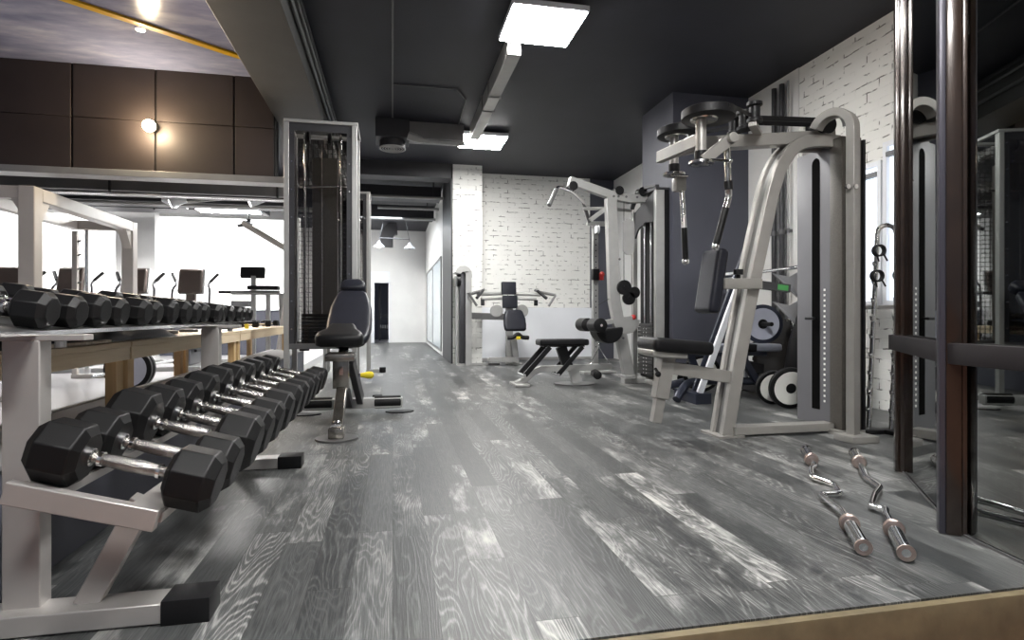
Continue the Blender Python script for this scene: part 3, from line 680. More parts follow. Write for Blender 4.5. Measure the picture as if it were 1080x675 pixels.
# black bag: crumpled slab
q = MB(); bm = q.bm; NX, NY = 14, 40; g = []
for j in range(NY+1):
    row = []
    for i in range(NX+1):
        u, v = i/NX, j/NY; x = -1.695+.42*u; y = 2.30+1.55*v
        e_ = min(1, 6*min(u, 1-u))*min(1, 8*min(v, 1-v)); taper = 1-.5*v
        z = .699+(.045+.045*taper+.02*noise.noise(Vector((x*9, y*6, 3))))*math.sqrt(max(0, e_))
        row.append(bm.verts.new((x, y, max(.699, z) if x < -1.23 else z-.014)))
    g.append(row)
for j in range(NY):
    for i in range(NX): bm.faces.new((g[j][i], g[j][i+1], g[j+1][i+1], g[j+1][i]))
bmesh.ops.solidify(bm, geom=list(bm.faces), thickness=.002)
tag(q.build('sports_bag', 'cloth', angle=80), 'crumpled black sports bag lying on the pale wooden bench', 'bag')
q = MB(); q.bar((-1.255, 2.4, .706), (-1.255, 2.92, .706), .03, .014, bev=.003); tag(q.build('wooden_stick', 'stickw'), 'pale striped stick lying on the bench edge before the black bag', 'stick')
t = thing('foam_roller', 'black foam roller lying on the far wooden bench', 'roller', (-1.5, 5.9, .73))
MB().lathe((-1.52, 5.7, .728), (-1.47, 6.0, .728), [(0, .025), (.01, .03), (.29, .03), (.30, .025)], 18).build('foam', 'mat', t)
def disc(x, y, z, r, label):
    t = thing('weight_plate', label, 'weight plate', (x, y, z), 'small plates on the wooden bench')
    MB().lathe((x, y, z), (x, y, z+.1), [(0, r), (.004, r+.004), (.02, r+.004), (.024, r-.01), (.018, r*.45), (.024, r*.35), (.024, .018)], 26).build('plate_body', 'plate', t)
disc(-1.50, 4.3, .698, .07, 'small black weight plate flat on the bench, nearer the black bag'); disc(-1.50, 4.75, .698, .06, 'small black weight plate flat on the bench, farther from the black bag')
def small_db(x, y, z, rz, label):
    t = thing('small_dumbbell', label, 'dumbbell', (x, y, z+.036), 'loose dumbbells on the wooden bench')
    MATS[t.name] = Matrix.Identity(4)
    for s_ in (-1, 1): MB().lathe((s_*.04, 0, 0), (s_*.10, 0, 0), [(0, .025), (.008, .035), (.052, .035), (.06, .025)], 14).build('head', 'rubber', t)
    MB().cyl((-.04, 0, 0), (.04, 0, 0), .012).build('handle', 'chrome', t); t.rotation_euler = (0, 0, rz)
for x, y, rz, lb in ((-1.45, 6.35, .3, 'loose black dumbbell on the far bench, nearest'), (-1.60, 6.6, 1.2, 'loose black dumbbell on the far bench, second along'), (-1.42, 6.82, .1, 'loose black dumbbell on the far bench, third along'), (-1.58, 7.05, .8, 'loose black dumbbell on the far bench, fourth along'), (-1.42, 7.28, -.2, 'loose black dumbbell on the far bench, farthest')): small_db(x, y, .698, rz, lb)
tag(MB().lathe((-1.35, 5.86, .698), (-1.35, 5.86, .8), [(0, .018), (.04, .018), (.05, .01), (.06, .01)], 14).build('yellow_cup', 'yellowk'), 'small yellow cup on the wooden bench by the black roller', 'cup')

# ================================================================== SMITH MACHINE (white frame)
t = thing('smith_machine', 'big cream white squat frame at the left edge behind the wooden bench', 'exercise machine', (-3.6, 7.1, 0))
XF, XB = -3.44, -4.08; Ya, Yb = 6.44, 8.60; Z = 2.07
for y in (Ya, Yb):
    MB().bx(XF-.07, XF+.07, y-.07, y+.07, 0.0, Z-.001).build('front_post', 'cream', t, bevel=.008)
    q = MB(); q.bx(XB-.03, XB+.03, y-.03, y+.03, 0.0, Z-.14); q.build('rear_upright', 'cream', t, bevel=.004)
    q = MB()
    for z in [.35+.18*k for k in range(9)]: q.cyl((XB+.03, y-.0, z), (XB+.075, y-.03, z+.015), .012, n=8)
    q.build('peg', 'steelgrey', t)
    MB().bx(XB-.03, XF+.07, y-.05, y+.05, .0, .05).build('base_foot', 'cream', t, bevel=.004)
    q = MB(); q.prism([(XF, y-.05, Z-.12), (XF, y-.05, Z-.36), (XF-.14, y-.05, Z-.12)], (0, .10, 0)); q.build('gusset', 'cream', t)
    MB().bx(XB-.05, XF-.07, y-.05, y+.05, Z-.12, Z-.002).build('top_cross_beam', 'cream', t, bevel=.006)
    MB().cyl((XB+.14, y-.02, .05), (XB+.14, y-.02, Z-.12), .022).build('guide_rod', 'chrome', t)
MB().bx(XF-.07, XF+.07, Ya+.07, Yb-.07, Z-.13, Z-.002).build('top_side_beam', 'cream', t, bevel=.008)
MB().bx(XB-.05, XB+.05, Ya+.05, Yb-.05, Z-.12, Z-.003).build('rear_top_beam', 'cream', t, bevel=.006)
for y, sg in ((Ya+.07, 1), (Yb-.07, -1)): MB().prism([(XF-.05, y, Z-.13), (XF-.05, y+sg*.16, Z-.13), (XF-.05, y, Z-.36)], (.1, 0, 0)).build('corner_gusset', 'cream', t)
t = thing('barbell', 'chrome barbell with black and pale ringed plates low behind the wooden bench', 'barbell', (-2.80, 7.1, .24))
MB().cyl((-2.80, 6.2, .24), (-2.80, 8.8, .24), .014).build('bar', 'chrome', t)
for y in (6.94, 7.02):
    MB().lathe((-2.80, y, .24), (-2.80, y+.07, .24), [(0, .06), (0, .225), (.008, .235), (.055, .235), (.06, .225), (.06, .06)], 40).build('weight_plate', 'rubber', t)
MB().lathe((-2.80, 6.936, .24), (-2.80, 7, .24), [(0, .14), (0, .19), (.003, .19), (.003, .14)], 40).build('plate_ring', 'greyplate', t)
MB().cyl((-2.80, 6.85, .24), (-2.80, 6.94, .24), .03).build('sleeve', 'chrome', t)

# ================================================================== CARDIO MACHINES
def elliptical(x, y, label, kind=0):
    t = thing('elliptical_trainer', label, 'exercise machine', (x, y, 0), 'cardio machines in front of the hall windows')
    rot = Matrix.Rotation(R(-14), 3, 'X')
    q = MB(); q.box((x, y, 1.36), (.35, .10, .40), rot, bev=.045, seg=4); q.build('console', 'consolebrown', t)
    q = MB(); q.box((x, y-.045, 1.30), (.13, .03, .28), rot, bev=.012); q.build('console_back', 'consolebrown', t)
    q = MB(); q.box((x+.012, y+.03, 1.365), (.37, .05, .42), rot, bev=.02, seg=3); q.build('console_rim', 'grille', t)
    q = MB(); q.bar((x, y, .2), (x, y+.03, 1.2), .14, .09); q.build('mast', 'consolebrown', t, bevel=.01)
    q = MB(); q.box((x, y-.1, .28), (.24, .75, .46), bev=.09, seg=4); q.build('drive_housing', 'darksteel', t)
    q = MB(); q.bx(x-.05, x+.05, y-.6, y+1.0, .0, .07); q.bx(x-.32, x+.32, y-.62, y-.54, 0, .06); q.bx(x-.32, x+.32, y+.9, y+.98, 0, .06); q.build('base_frame', 'silver', t)
    for s_ in (-1, 1):
        q = MB(); q.tube(smooth([(x+s_*.27, y, .45), (x+s_*.27, y, 1.0), (x+s_*.27, y+.02, 1.22), (x+s_*.24, y+.1, 1.34), (x+s_*.34, y+.22, 1.50)], 5), .018); q.build('moving_arm', 'darksteel', t)
        q = MB(); q.tube([(x+s_*.255, y+.12, 1.37), (x+s_*.34, y+.22, 1.50)], .026); q.build('hand_grip', 'rubber', t)
        q = MB(); q.bx(x+s_*.16-.07, x+s_*.16+.07, y+.35, y+.75, .30, .34); q.bx(x+s_*.16-.02, x+s_*.16+.02, y-.3, y+.8, .26, .30); q.build('pedal', 'black', t)
for x, lb in ((-5.60, 'cardio machine with dark console at the left edge behind the cream frame'), (-4.80, 'cardio machine with dark console seen inside the cream frame'), (-3.93, 'cardio machine with dark console just right of the cream frame'), (-3.13, 'cardio machine with dark console standing free before the bright window')):
    elliptical(x, 10.0, lb)
# seated machine with pads in the hall
t = thing('preacher_curl_machine', 'silver machine with two dark pads in the hall left of the cable tower', 'exercise machine', (-1.9, 9.0, 0))
q = MB(); q.tube([(-2.28, 9.0, 1.155), (-1.62, 9.0, 1.155)], .035); q.build('arm_beam', 'silver', t)
q = MB(); q.tube([(-2.45, 9.0, 1.16), (-2.28, 9.0, 1.16)], .022); q.build('hand_grip', 'rubber', t)
q = MB(); q.box((-2.0, 9.05, 1.45), (.34, .08, .17), (R(-12), 0, 0), bev=.03, seg=3); q.build('back_pad', 'leather', t)
q = MB(); q.box((-1.83, 8.95, 1.225), (.42, .2, .06), (0, 0, 0), bev=.022, seg=3); q.build('arm_pad', 'leather', t)
q = MB()
for x in (-1.98, -1.78): q.bar((x, 9.0, 0.0), (x, 9.0, 1.40 if x < -1.9 else 1.12), .06, .06)
q.bar((-1.55, 9.0, 0), (-1.60, 9.0, 1.15), .07, .08); q.bx(-2.3, -1.5, 8.96, 9.04, .0, .06); q.build('frame', 'silver', t, bevel=.004)
q = MB(); q.bx(-2.30, -2.06, 9.05, 9.25, .95, 1.04); q.build('side_box', 'greycloth', t)
t = thing('lever_arm_machine', 'white tube machine with a raised sloping arm left of the cable tower', 'exercise machine', (-1.65, 8.7, 0))
q = MB(); q.tube([(-2.06, 8.7, 2.12), (-1.48, 8.7, 1.77)], .04); q.build('lever_arm', 'cream', t)
q = MB(); q.tube(smooth([(-1.48, 8.7, 1.77), (-1.38, 8.7, 1.62), (-1.44, 8.7, 1.2), (-1.62, 8.7, .0)], 5), .045); q.bx(-1.8, -1.3, 8.6, 8.8, 0, .04); q.build('post', 'cream', t)
q = MB(); q.tube([(-2.11, 8.66, 2.07), (-2.0, 8.73, 2.11)], .022); q.build('hook', 'conduit', t)
t = thing('kettlebell', 'black kettlebell low inside the near cable tower', 'kettlebell', (-1.0, 9.4, .56)) if False else None

# rack seen through the end doorway
t = thing('storage_rack', 'dark rack of equipment seen through the far doorway', 'rack', (-.3, 19.6, 0))
for x in (-.42, -.08): MB().bx(x-.03, x+.03, 19.6, 19.66, 0, 1.8).build('post', 'darksteel', t)
for z in (.35, .8, 1.8): MB().bx(-.42, -.08, 19.55, 19.75, z, z+.04).build('shelf', 'darksteel', t)
q = MB()
for k in range(5): q.cyl((-.40+.07*k, 19.6, .46), (-.36+.07*k, 19.6, .46), .06, n=12)
q.build('stored_weights', 'grille', t)

# ================================================================== SHOULDER PRESS MACHINE
t = thing('shoulder_press_machine', 'silver shoulder press machine with grey padded seat against the back wall', 'exercise machine', (1.6, 9.6, 0))
q = MB(); q.sweep([(1.225, 9.62, 0), (1.225, 9.62, 1.50)]+arc((1.14, 9.62, 1.50), .09, 0, math.pi*.95, 10, (1,0,0), (0,0,1)), .36, .10, (0,1,0)); q.build('tower_front', 'silver', t, bevel=.01)
q = MB(); q.bx(1.085, 1.17, 9.50, 9.80, .02, 1.53, bev=.01); q.build('tower_shroud', 'darksteel', t)
q = MB(); q.bx(1.045, 1.083, 9.6, 9.87, .0, 1.50, bev=.01); q.build('tower_rear_post', 'silver', t)
q = MB(); q.lathe((1.04, 9.55, 1.40), (1.10, 9.55, 1.40), [(0, .10), (.06, .10)], 20); q.build('pulley', 'black', t)
q = MB(); q.bx(1.04, 1.75, 9.5, 9.56, 0, .035); q.build('base_rail', 'silver', t)
q = MB(); q.bar((1.29, 9.65, .82), (1.86, 9.65, .80), .08, .11); q.build('cross_beam', 'steelgrey', t, bevel=.006)
q = MB(); q.bx(1.55, 2.0, 9.3, 9.36, .06, .14); q.bx(1.55, 2.0, 9.36, 9.55, .09, .11); q.build('foot_rest', 'silver', t, bevel=.003)
q = MB(); q.bx(1.90, 2.02, 9.68, 9.76, 0, 1.10); q.build('rear_post', 'silver', t, bevel=.005)
q = MB(); q.bar((2.03, 9.50, .0), (1.98, 9.52, .50), .10, .10, up=(0,1,0)); q.bx(1.93, 2.12, 9.40, 9.62, 0, .03); q.build('seat_post', 'silver', t, bevel=.006)
tl3 = R(-6)
q = MB(); q.box((1.925, 9.60, 1.285), (.25, .08, .215), (tl3, 0, 0), bev=.02, seg=3); q.build('upper_back_pad', 'leathergrey', t)
q = MB(); q.box((1.94, 9.57, 1.055), (.255, .08, .215), (tl3, 0, 0), bev=.02, seg=3); q.build('lower_back_pad', 'leathergrey', t)
outline_pad([(0, .15), (.02, .18), (.10, .19), (.22, .185), (.34, .15), (.37, .12)], .07, (1.975, 9.30, .56), (0, .42, .9), (1, 0, 0), 'seat_pad', 'leathergrey', t)
q = MB(); q.tube(smooth([(1.83, 9.22, .46), (1.92, 9.2, .47), (2.0, 9.2, .52), (2.07, 9.2, .47), (2.18, 9.22, .46)], 4), .035); q.build('seat_handle', 'rubber', t)
q = MB(); q.box((2.0, 9.18, .46), (.07, .03, .05), bev=.004); q.build('adjust_lever', 'yellowk', t)
for s_, nm in ((-1, 'l'), (1, 'r')):
    cx = 1.94; f = lambda dx: cx+s_*dx
    q = MB(); q.tube([(f(.10), 9.7, 1.20), (f(.55), 9.62, 1.18)], .032); q.tube([(f(.10), 9.7, 1.12), (f(.48), 9.64, 1.10)], .028); q.build('press_arm', 'silver', t)
    q = MB(); q.tube([(f(.43), 9.6, 1.26), (f(.52), 9.58, 1.22), (f(.72), 9.3, 1.16)], .02); q.tube([(f(.72), 9.3, 1.16), (f(.60), 9.3, .98)], .02); q.tube([(f(.5), 9.6, 1.24), (f(.74), 9.4, 1.18)], .014); q.build('handle_bracket', 'steelgrey', t)
    q = MB(); q.tube([(f(.47), 9.52, 1.24), (f(.59), 9.38, 1.11)], .026); q.box((f(.46), 9.6, 1.04), (.06, .06, .10), bev=.01); q.build('hand_grip', 'rubber' if s_ > 0 else 'darksteel', t)
    q = MB(); q.lathe((f(.22), 9.60, .90), (f(.22), 9.66, .90), [(0, .10), (.01, .11), (.04, .11), (.05, .10)], 24); q.build('cam_disc', 'silver', t)

# ================================================================== LOW ROW / AB BENCH
t = thing('abdominal_bench', 'flat black topped bench on a silver base with slanted black struts', 'bench', (2.0, 6.65, 0))
Y = 6.65
q = MB(); q.box((1.985, Y, .505), (.60, .26, .075), (0, 0, 0), bev=.028, seg=4); q.build('seat_pad', 'leather', t)
q = MB(); q.box((1.985, Y, .462), (.50, .20, .02)); q.build('seat_plate', 'black', t)
for yy in (Y-.13, Y+.13):
    q = MB(); q.bar((1.80, yy, .455), (1.50, yy, .13), .03, .055); q.build('front_strut', 'darksteel' if False else 'black', t, bevel=.003)
    q = MB(); q.bar((2.20, yy, .455), (1.90, yy, .13), .03, .05); q.build('rear_strut', 'black', t, bevel=.003)
q = MB(); q.bar((1.97, Y, .45), (2.06, Y, .19), .08, .12, up=(1,0,0)); q.build('centre_post', 'black', t, bevel=.004)
q = MB(); q.cyl((1.49, Y-.15, .13), (1.49, Y+.15, .13), .018); q.cyl((1.90, Y-.15, .13), (1.90, Y+.15, .13), .015); q.build('pivot_axle', 'chrome', t)
q = MB(); q.sweep([(1.42, Y, .01), (1.52, Y, .06), (1.62, Y, .15), (1.72, Y, .19), (2.60, Y, .205)], .09, .07, (0,1,0)); q.build('base_beam', 'silver', t, bevel=.004)
q = MB(); q.bx(1.38, 1.55, Y-.18, Y+.18, 0.002, .03); q.build('front_foot', 'silver', t, bevel=.006)
q = MB(); q.bar((2.12, Y, .19), (2.17, Y, .015), .08, .12, up=(1,0,0)); q.build('support_leg', 'silver', t, bevel=.004)
q = MB(); plate_foot(q, 2.14, Y, .25, .22, .002, .014); q.build('oval_foot_plate', 'steelgrey', t)
q = MB(); q.lathe((2.33, Y-.28, .13), (2.40, Y+.02, .13), [(0, .04), (.005, .05), (.29, .05), (.3, .04)], 16); q.build('foot_roller', 'rubber', t)

# ================================================================== LAT PULLDOWN
t = thing('lat_pulldown_machine', 'tall white lat pulldown machine with angled bar and thigh rollers before the blue wall', 'exercise machine', (2.95, 6.8, 0))
Y = 6.8; SHIFT = Matrix.Translation((-.07, -.18, 0))   # seat, post and beam share the tower's middle plane
q = MB(); q.sweep([(2.655, Y, 2.24), (2.70, Y, 1.00), (2.89, Y, .08)], .10, .13, (0,1,0)); q.build('main_post', 'silver', t, bevel=.006)
q = MB(); q.sweep([(2.13, Y, 2.43), (2.35, Y, 2.37), (2.65, Y, 2.28), (2.90, Y, 2.24), (3.12, Y, 2.26)], .09, .10, (0,1,0)); q.build('top_beam', 'silver', t, bevel=.006)
for x, z in ((2.17, 2.36), (2.75, 2.33), (3.05, 2.33)): MB().lathe((x, Y-.06, z), (x, Y+.06, z), [(0, .055), (.03, .045), (.09, .045), (.12, .055)], 20).build('pulley', 'black', t)
q = MB()
for x in (2.68, 2.74, 2.84, 2.98): q.cyl((x, Y-.053, 2.26), (x, Y-.045, 2.26), .014, n=10)
for z in (1.5, 1.2, .55): q.cyl((2.75-(1.5-z)*-.05, Y-.058, z), (2.75-(1.5-z)*-.05, Y-.05, z), .014, n=10)
q.build('bolt', 'conduit', t)
q = MB(); q.tube([(2.16, Y, 2.40), (2.16, Y, 2.33)], .012); q.build('cable_hook', 'chrome', t)
# tower
SHIFT = None
q = MB(); q.bx(3.00, 3.06, 6.90, 6.96, 0.05, 2.14); q.build('tower_post', 'silver', t, bevel=.005)
q = MB(); q.bx(3.015, 3.125, 6.28, 6.34, .05, 2.30); q.build('tower_post', 'silver', t, bevel=.005)
q = MB(); q.bx(3.127, 3.18, 6.28, 6.96, .05, 2.30); q.build('tower_back', 'black', t)
q = MB(); q.sweep(smooth([(3.03, 7.0, 2.20), (3.02, 6.9, 2.27), (3.01, 6.62, 2.37), (3.03, 6.28, 2.34)], 5), .05, .03, (1,0,.0)); q.bx(3.01, 3.18, 6.27, 6.97, 2.301, 2.325); q.build('tower_cap', 'darksteel', t)
q = MB(); q.prism([(3.02, 6.345, 1.93), (3.02, 6.60, 1.96), (3.02, 6.80, 1.90), (3.02, 6.895, 1.80), (3.02, 6.895, 2.13), (3.02, 6.345, 2.295)], (.02, 0, 0)); q.build('header_panel', 'darksteel', t)
for y in (6.52, 6.70): MB().cyl((3.07, y, .2), (3.07, y, 2.0), .014).build('guide_rod', 'chrome', t)
q = MB()
for k in range(14): q.bx(3.035, 3.115, 6.42, 6.84, .10+.045*k, .14+.045*k, bev=.003)
q.build('weight_stack', 'plate', t)
q = MB()
for k in range(13):
    for yy in (6.58, 6.66): q.cyl((3.034, yy, .12+.045*k), (3.028, yy, .12+.045*k), .008, n=6)
q.build('pin_holes', 'grille', t)
q = MB(); q.bx(2.74, 3.18, 6.56, 6.68, .0, .06); q.bx(3.0, 3.18, 6.2, 7.0, 0.001, .049); q.bx(2.74, 2.88, 6.50, 6.76, .06, .10); q.build('base_frame', 'silver', t, bevel=.005)
SHIFT = Matrix.Translation((-.07, -.18, 0))
q = MB(); q.tube([(2.30, 6.80, 2.1), (2.62, 6.9, 2.14), (3.0, 7.0, 2.14)], .02); q.bar((2.42, 6.86, 1.98), (2.62, 6.86, 2.13), .04, .05); q.build('upper_arm', 'silver', t)
q = MB(); q.prism([(2.80, 6.74, 1.60), (2.84, 6.74, 1.56), (2.90, 6.74, 1.56), (2.94, 6.74, 1.60), (2.94, 6.74, 1.95), (2.90, 6.74, 1.99), (2.84, 6.74, 1.99), (2.80, 6.74, 1.95)], (0, .03, 0)); q.build('floating_pulley_plate', 'silver', t)
q = MB()
for x in (2.82, 2.92): q.cyl((x, 6.78, 1.2), (x, 6.78, 2.25), .004, n=6)
q.cyl((2.50, Y, .95), (2.86, 6.78, 1.15), .004, n=6); q.build('cable', 'black', t)
for c, r_ in (((2.80, 6.72, 1.16), .09), ((2.86, 6.72, 1.03), .08), ((2.93, 6.72, 1.10), .07)):
    q = MB(); q.lathe((c[0], c[1]-.02, c[2]), (c[0], c[1]+.03, c[2]), [(0, r_*.9), (.008, r_), (.04, r_), (.05, r_*.9)], 20); q.cyl((c[0], c[1]-.03, c[2]), (c[0], c[1]-.01, c[2]), .02); q.build('cam_wheel', 'black', t)
q = MB(); q.bar((2.40, Y, .71), (2.93, Y, .79), .06, .06); q.build('thigh_arm', 'silver', t, bevel=.004)
q = MB(); q.sphere((2.95, Y, .80), .035); q.build('end_knob', 'red', t)
q = MB(); q.cyl((2.40, Y-.38, .71), (2.40, Y+.38, .71), .014); q.build('roller_axle', 'chrome', t)
for ya in (Y-.36, Y+.08):
    q = MB(); q.lathe((2.40, ya, .71), (2.40, ya+.28, .71), [(0, .05), (.012, .082), (.262, .082), (.28, .05)], 22); q.build('thigh_roller', 'rubber', t)
q = MB(); q.prism(arc((2.84, Y-.06, .77), .17, math.pi, 2*math.pi, 14, (1,0,0), (0,0,1)), (0, .015, 0)); q.build('angle_plate', 'silver', t)
q = MB(); q.prism(arc((2.60, Y-.14, .66), .17, math.pi*1.02, 2.05*math.pi, 14, (1,0,0), (0,0,1)), (0, .28, 0)); q.build('seat_pad', 'leather', t, bevel=.02)
t2 = thing('lat_bar', 'bent chrome lat bar hanging from the tip of the pulldown beam', 'bar', (2.16, 6.8, 2.22))
q = MB(); q.tube(smooth([(1.74, 6.25, 2.03), (1.85, 6.37, 2.22), (1.93, 6.47, 2.27), (2.16, 6.8, 2.30), (2.39, 7.13, 2.27), (2.47, 7.23, 2.22), (2.58, 7.35, 2.05)], 5), .018); q.build('bar', 'chrome', t2)
for a, b in (((1.735, 6.245, 2.02), (1.85, 6.37, 2.22)), ((2.585, 7.355, 2.04), (2.47, 7.23, 2.22))):
    q = MB(); q.tube([a, b], .024); q.build('hand_grip', 'steelgrey', t2)
q = MB(); q.ring((2.16, 6.8, 2.325), (1, .2, 0), .022, .006, n=14, m=6); q.build('swivel_ring', 'chrome', t2)
SHIFT = None

# functional cable column behind
t = thing('adjustable_pulley_column', 'slim silver pulley column with pin holes behind the lat machine', 'exercise machine', (2.82, 7.8, 0))
MB().bx(2.78, 2.86, 7.78, 7.86, 0.03, 2.10).build('column', 'silver', t, bevel=.005)
q = MB()
for k in range(22): q.cyl((2.82, 7.779, .3+.08*k), (2.82, 7.775, .3+.08*k), .009, n=8)
q.build('pin_holes', 'black', t)
MB().bx(2.62, 3.1, 7.7, 7.95, 0.0, .03).build('base_plate', 'silver', t, bevel=.004)
MB().bx(2.70, 3.15, 7.78, 7.85, 2.10, 2.16).build('top_bracket', 'silver', t, bevel=.004)
q = MB(); q.box((2.80, 7.74, 1.40), (.10, .07, .16), bev=.012); q.build('sliding_carriage', 'black', t)
q = MB(); q.sphere((2.88, 7.70, 1.40), .04); q.bx(2.84, 2.90, 7.68, 7.72, 1.32, 1.42); q.build('pull_pin', 'red', t)
q = MB(); q.lathe((2.79, 7.70, 2.03), (2.83, 7.70, 2.03), [(0, .06), (.01, .05), (.03, .05), (.04, .06)], 18); q.build('pulley', 'whitepanel', t)
t = thing('cable_row_handle', 'black two grip cable bar resting low in front of the slim pulley column', 'handle', (2.80, 7.6, .14))
q = MB(); q.tube([(2.62, 7.55, .13), (2.98, 7.6, .13)], .02); q.build('grip_bar', 'rubber', t)
q = MB(); q.tube([(2.64, 7.55, .14), (2.80, 7.6, .38), (2.96, 7.6, .14)], .008); q.tube([(2.80, 7.6, .38), (2.80, 7.66, .62)], .008); q.build('yoke', 'chrome', t)
q = MB(); q.bx(2.62, 2.98, 7.5, 7.65, 0.031, .11); q.build('stand_block', 'steelgrey', t) if False else q.bm.free()

# ================================================================== PEC FLY MACHINE
t = thing('pec_fly_machine', 'large champagne silver chest fly machine with curved frame at the right', 'exercise machine', (2.6, 3.6, 0))
path = smooth([(2.215, 0, .0), (2.31, 0, .52), (2.42, 0, 1.05), (2.53, 0, 1.52), (2.585, 0, 1.73), (2.66, 0, 1.90), (2.76, 0, 2.005), (2.90, 0, 2.045), (3.10, 0, 2.05)], 5)
for yy in (3.545, 3.665):
    MB().sweep([p+Vector((0, yy, 0)) for p in path], .045, .088, (0,1,0)).build('curved_post', 'champagne', t, bevel=.005)
q = MB(); q.sweep([p+Vector((0, 3.605, 0)) for p in path[:-4]], .074, .045, (0,1,0)); q.build('post_web', 'steelgrey', t)
MB().bx(2.13, 2.32, 3.49, 3.73, .0, .014).build('front_foot_plate', 'champagne', t)
MB().bx(2.25, 3.02, 3.50, 3.60, .015, .07).build('base_beam', 'champagne', t, bevel=.004)
MB().sweep([(2.03, 3.6, 1.985), (2.45, 3.6, 2.03), (3.08, 3.6, 2.10)], .10, .085, (0,1,0)).build('top_beam', 'champagne', t, bevel=.005)
# rear arch
d_ = Vector((-.16, .36, 0)).normalized()
c0 = Vector((2.965, 3.27, 0)); 
rp = [c0, c0+Vector((0,0,1.2)), c0+Vector((0,0,2.04))]+arc(c0+d_*.125+Vector((0,0,2.06)), .125, math.pi, .12*math.pi, 14, tuple(d_), (0,0,1))[1:]
MB().sweep(rp, .085, .055, (d_.y, -d_.x, 0)).build('rear_arch', 'champagne', t, bevel=.005)
MB().box((2.97, 3.25, .022), (.20, .17, .044), bev=.006).build('rear_foot', 'champagne', t)
q = MB(); q.cyl((2.90, 3.235, 1.66), (2.90, 3.25, 1.66), .016, n=10); q.cyl((2.95, 3.225, 1.66), (2.95, 3.24, 1.66), .016, n=10); q.build('bolt', 'chrome', t)
# shroud
q = MB(); q.bx(3.062, 3.19, 3.44, 3.88, .03, 2.06, bev=.012).bx(3.03, 3.062, 3.44, 3.553, .03, 2.06, bev=.004); q.build('weight_shroud', 'perf', t)
q = MB(); q.bx(3.035, 3.0595, 3.556, 3.90, .03, 2.03, bev=.012); q.build('front_cover', 'shroud', t)
q = MB(); zz = 1.93; P = [Vector((3.0345, 3.655, .14)), Vector((3.0345, 3.735, .14)), Vector((3.0345, 3.735, zz))]+[Vector((3.0345, 3.695+.04*math.cos(a), zz+.04*math.sin(a))) for a in (.6, 1.2, 1.57, 1.9, 2.5)]+[Vector((3.0345, 3.655, zz))]; q.prism(P, (-.002, 0, 0)); q.build('slot', 'slot_shade', t)  # raised flat strip, coloured black for the shade inside the slot
for k in range(22): MB().bx(3.031, 3.0345, 3.60, 3.615, .20+.038*k, .215+.038*k).build('weight_mark', 'whiteplate', t)
q = MB(); q.cyl((3.03, 3.70, .80), (2.98, 3.70, .80), .008); q.cyl((2.985, 3.66, .80), (2.985, 3.74, .80), .010); q.build('selector_pin', 'black', t)
q = MB(); q.bx(3.192, 3.212, 3.43, 3.52, .0, 2.04); q.build('rear_column', 'black', t)
q = MB(); q.bx(2.98, 3.21, 3.42, 3.54, 0.0, .029); q.build('shroud_base', 'champagne', t)
# cams, belts
for (x, y, z) in ((1.935, 3.33, 2.09), (2.045, 3.90, 2.16)):
    q = MB(); q.lathe((x+.02, y, z-.03), (x+.02, y, z+.03), [(0, .155), (.006, .165), (.054, .165), (.06, .155)], 40); q.build('cam_disc', 'black', t)
    q = MB(); q.lathe((x-.01, y, z-.040), (x-.01, y, z-.031), [(0, .08), (.009, .085)], 28); q.build('flange', 'brushed', t)
    q = MB(); q.cyl((x-.03, y, z-.27), (x-.03, y, z-.036), .033); q.build('pivot_tube', 'champagne', t)
    q = MB(); q.cyl((x-.03, y, z-.30), (x-.03, y, z-.235), .042); q.build('bearing', 'black', t)
    q = MB(); q.lathe((x-.03, y, z-.315), (x-.03, y, z-.30), [(0, .078), (.015, .078)], 28); q.build('lower_flange', 'brushed', t)
q = MB(); q.bar((1.90, 3.33, 1.93), (1.90, 3.90, 1.97), .05, .08); q.bar((1.9, 3.6, 1.94), (2.10, 3.6, 1.99), .08, .08); q.build('pivot_crosspiece', 'champagne', t, bevel=.004)
# near arm
q = MB(); q.bar((1.90, 3.30, 1.79), (2.085, 3.30, 1.93), .035, .07, up=(0,0,1)); q.cyl((2.085, 3.25, 1.935), (2.085, 3.38, 1.935), .032); q.build('arm_plate', 'champagne', t, bevel=.003)
q = MB(); q.tube(smooth([(2.085, 3.33, 1.91), (2.10, 3.34, 1.66), (2.11, 3.35, 1.59), (2.09, 3.35, 1.51)], 4), .021); q.build('swing_arm', 'brushed', t)
q = MB(); q.cyl((2.10, 3.34, 1.68), (2.105, 3.34, 1.625), .027); q.build('joint_sleeve', 'black', t)
q = MB(); q.tube([(2.09, 3.35, 1.51), (2.02, 3.35, 1.27)], .022); q.build('hand_grip', 'rubber', t)
q = MB(); q.sphere((2.018, 3.35, 1.262), .024); q.build('grip_end', 'chrome', t)
# far arm
q = MB(); q.box((2.055, 3.90, 1.78), (.08, .08, .10), bev=.012); q.build('arm_block', 'champagne', t)
q = MB(); q.tube([(2.075, 3.9, 1.77), (2.085, 3.88, 1.46)], .019); q.build('swing_arm', 'brushed', t)
q = MB(); q.tube([(2.085, 3.88, 1.46), (2.09, 3.87, 1.23)], .022); q.build('hand_grip', 'rubber', t)
q = MB(); q.sphere((2.091, 3.87, 1.215), .026); q.build('grip_end', 'chrome', t)
q = MB(); q.cyl((1.93, 3.27, 1.79), (2.06, 3.27, 1.79), .009); q.sphere((2.07, 3.27, 1.79), .015, n=6); q.cyl((1.96, 3.84, 1.83), (2.09, 3.84, 1.83), .009); q.build('release_pin', 'chrome', t)
for a, b in (((2.0, 3.17, 2.10), (2.32, 3.40, 2.13)), ((2.1, 4.06, 2.17), (2.34, 3.68, 2.15))): MB().bar(a, b, .004, .025).build('belt', 'rubber', t)
q = MB()
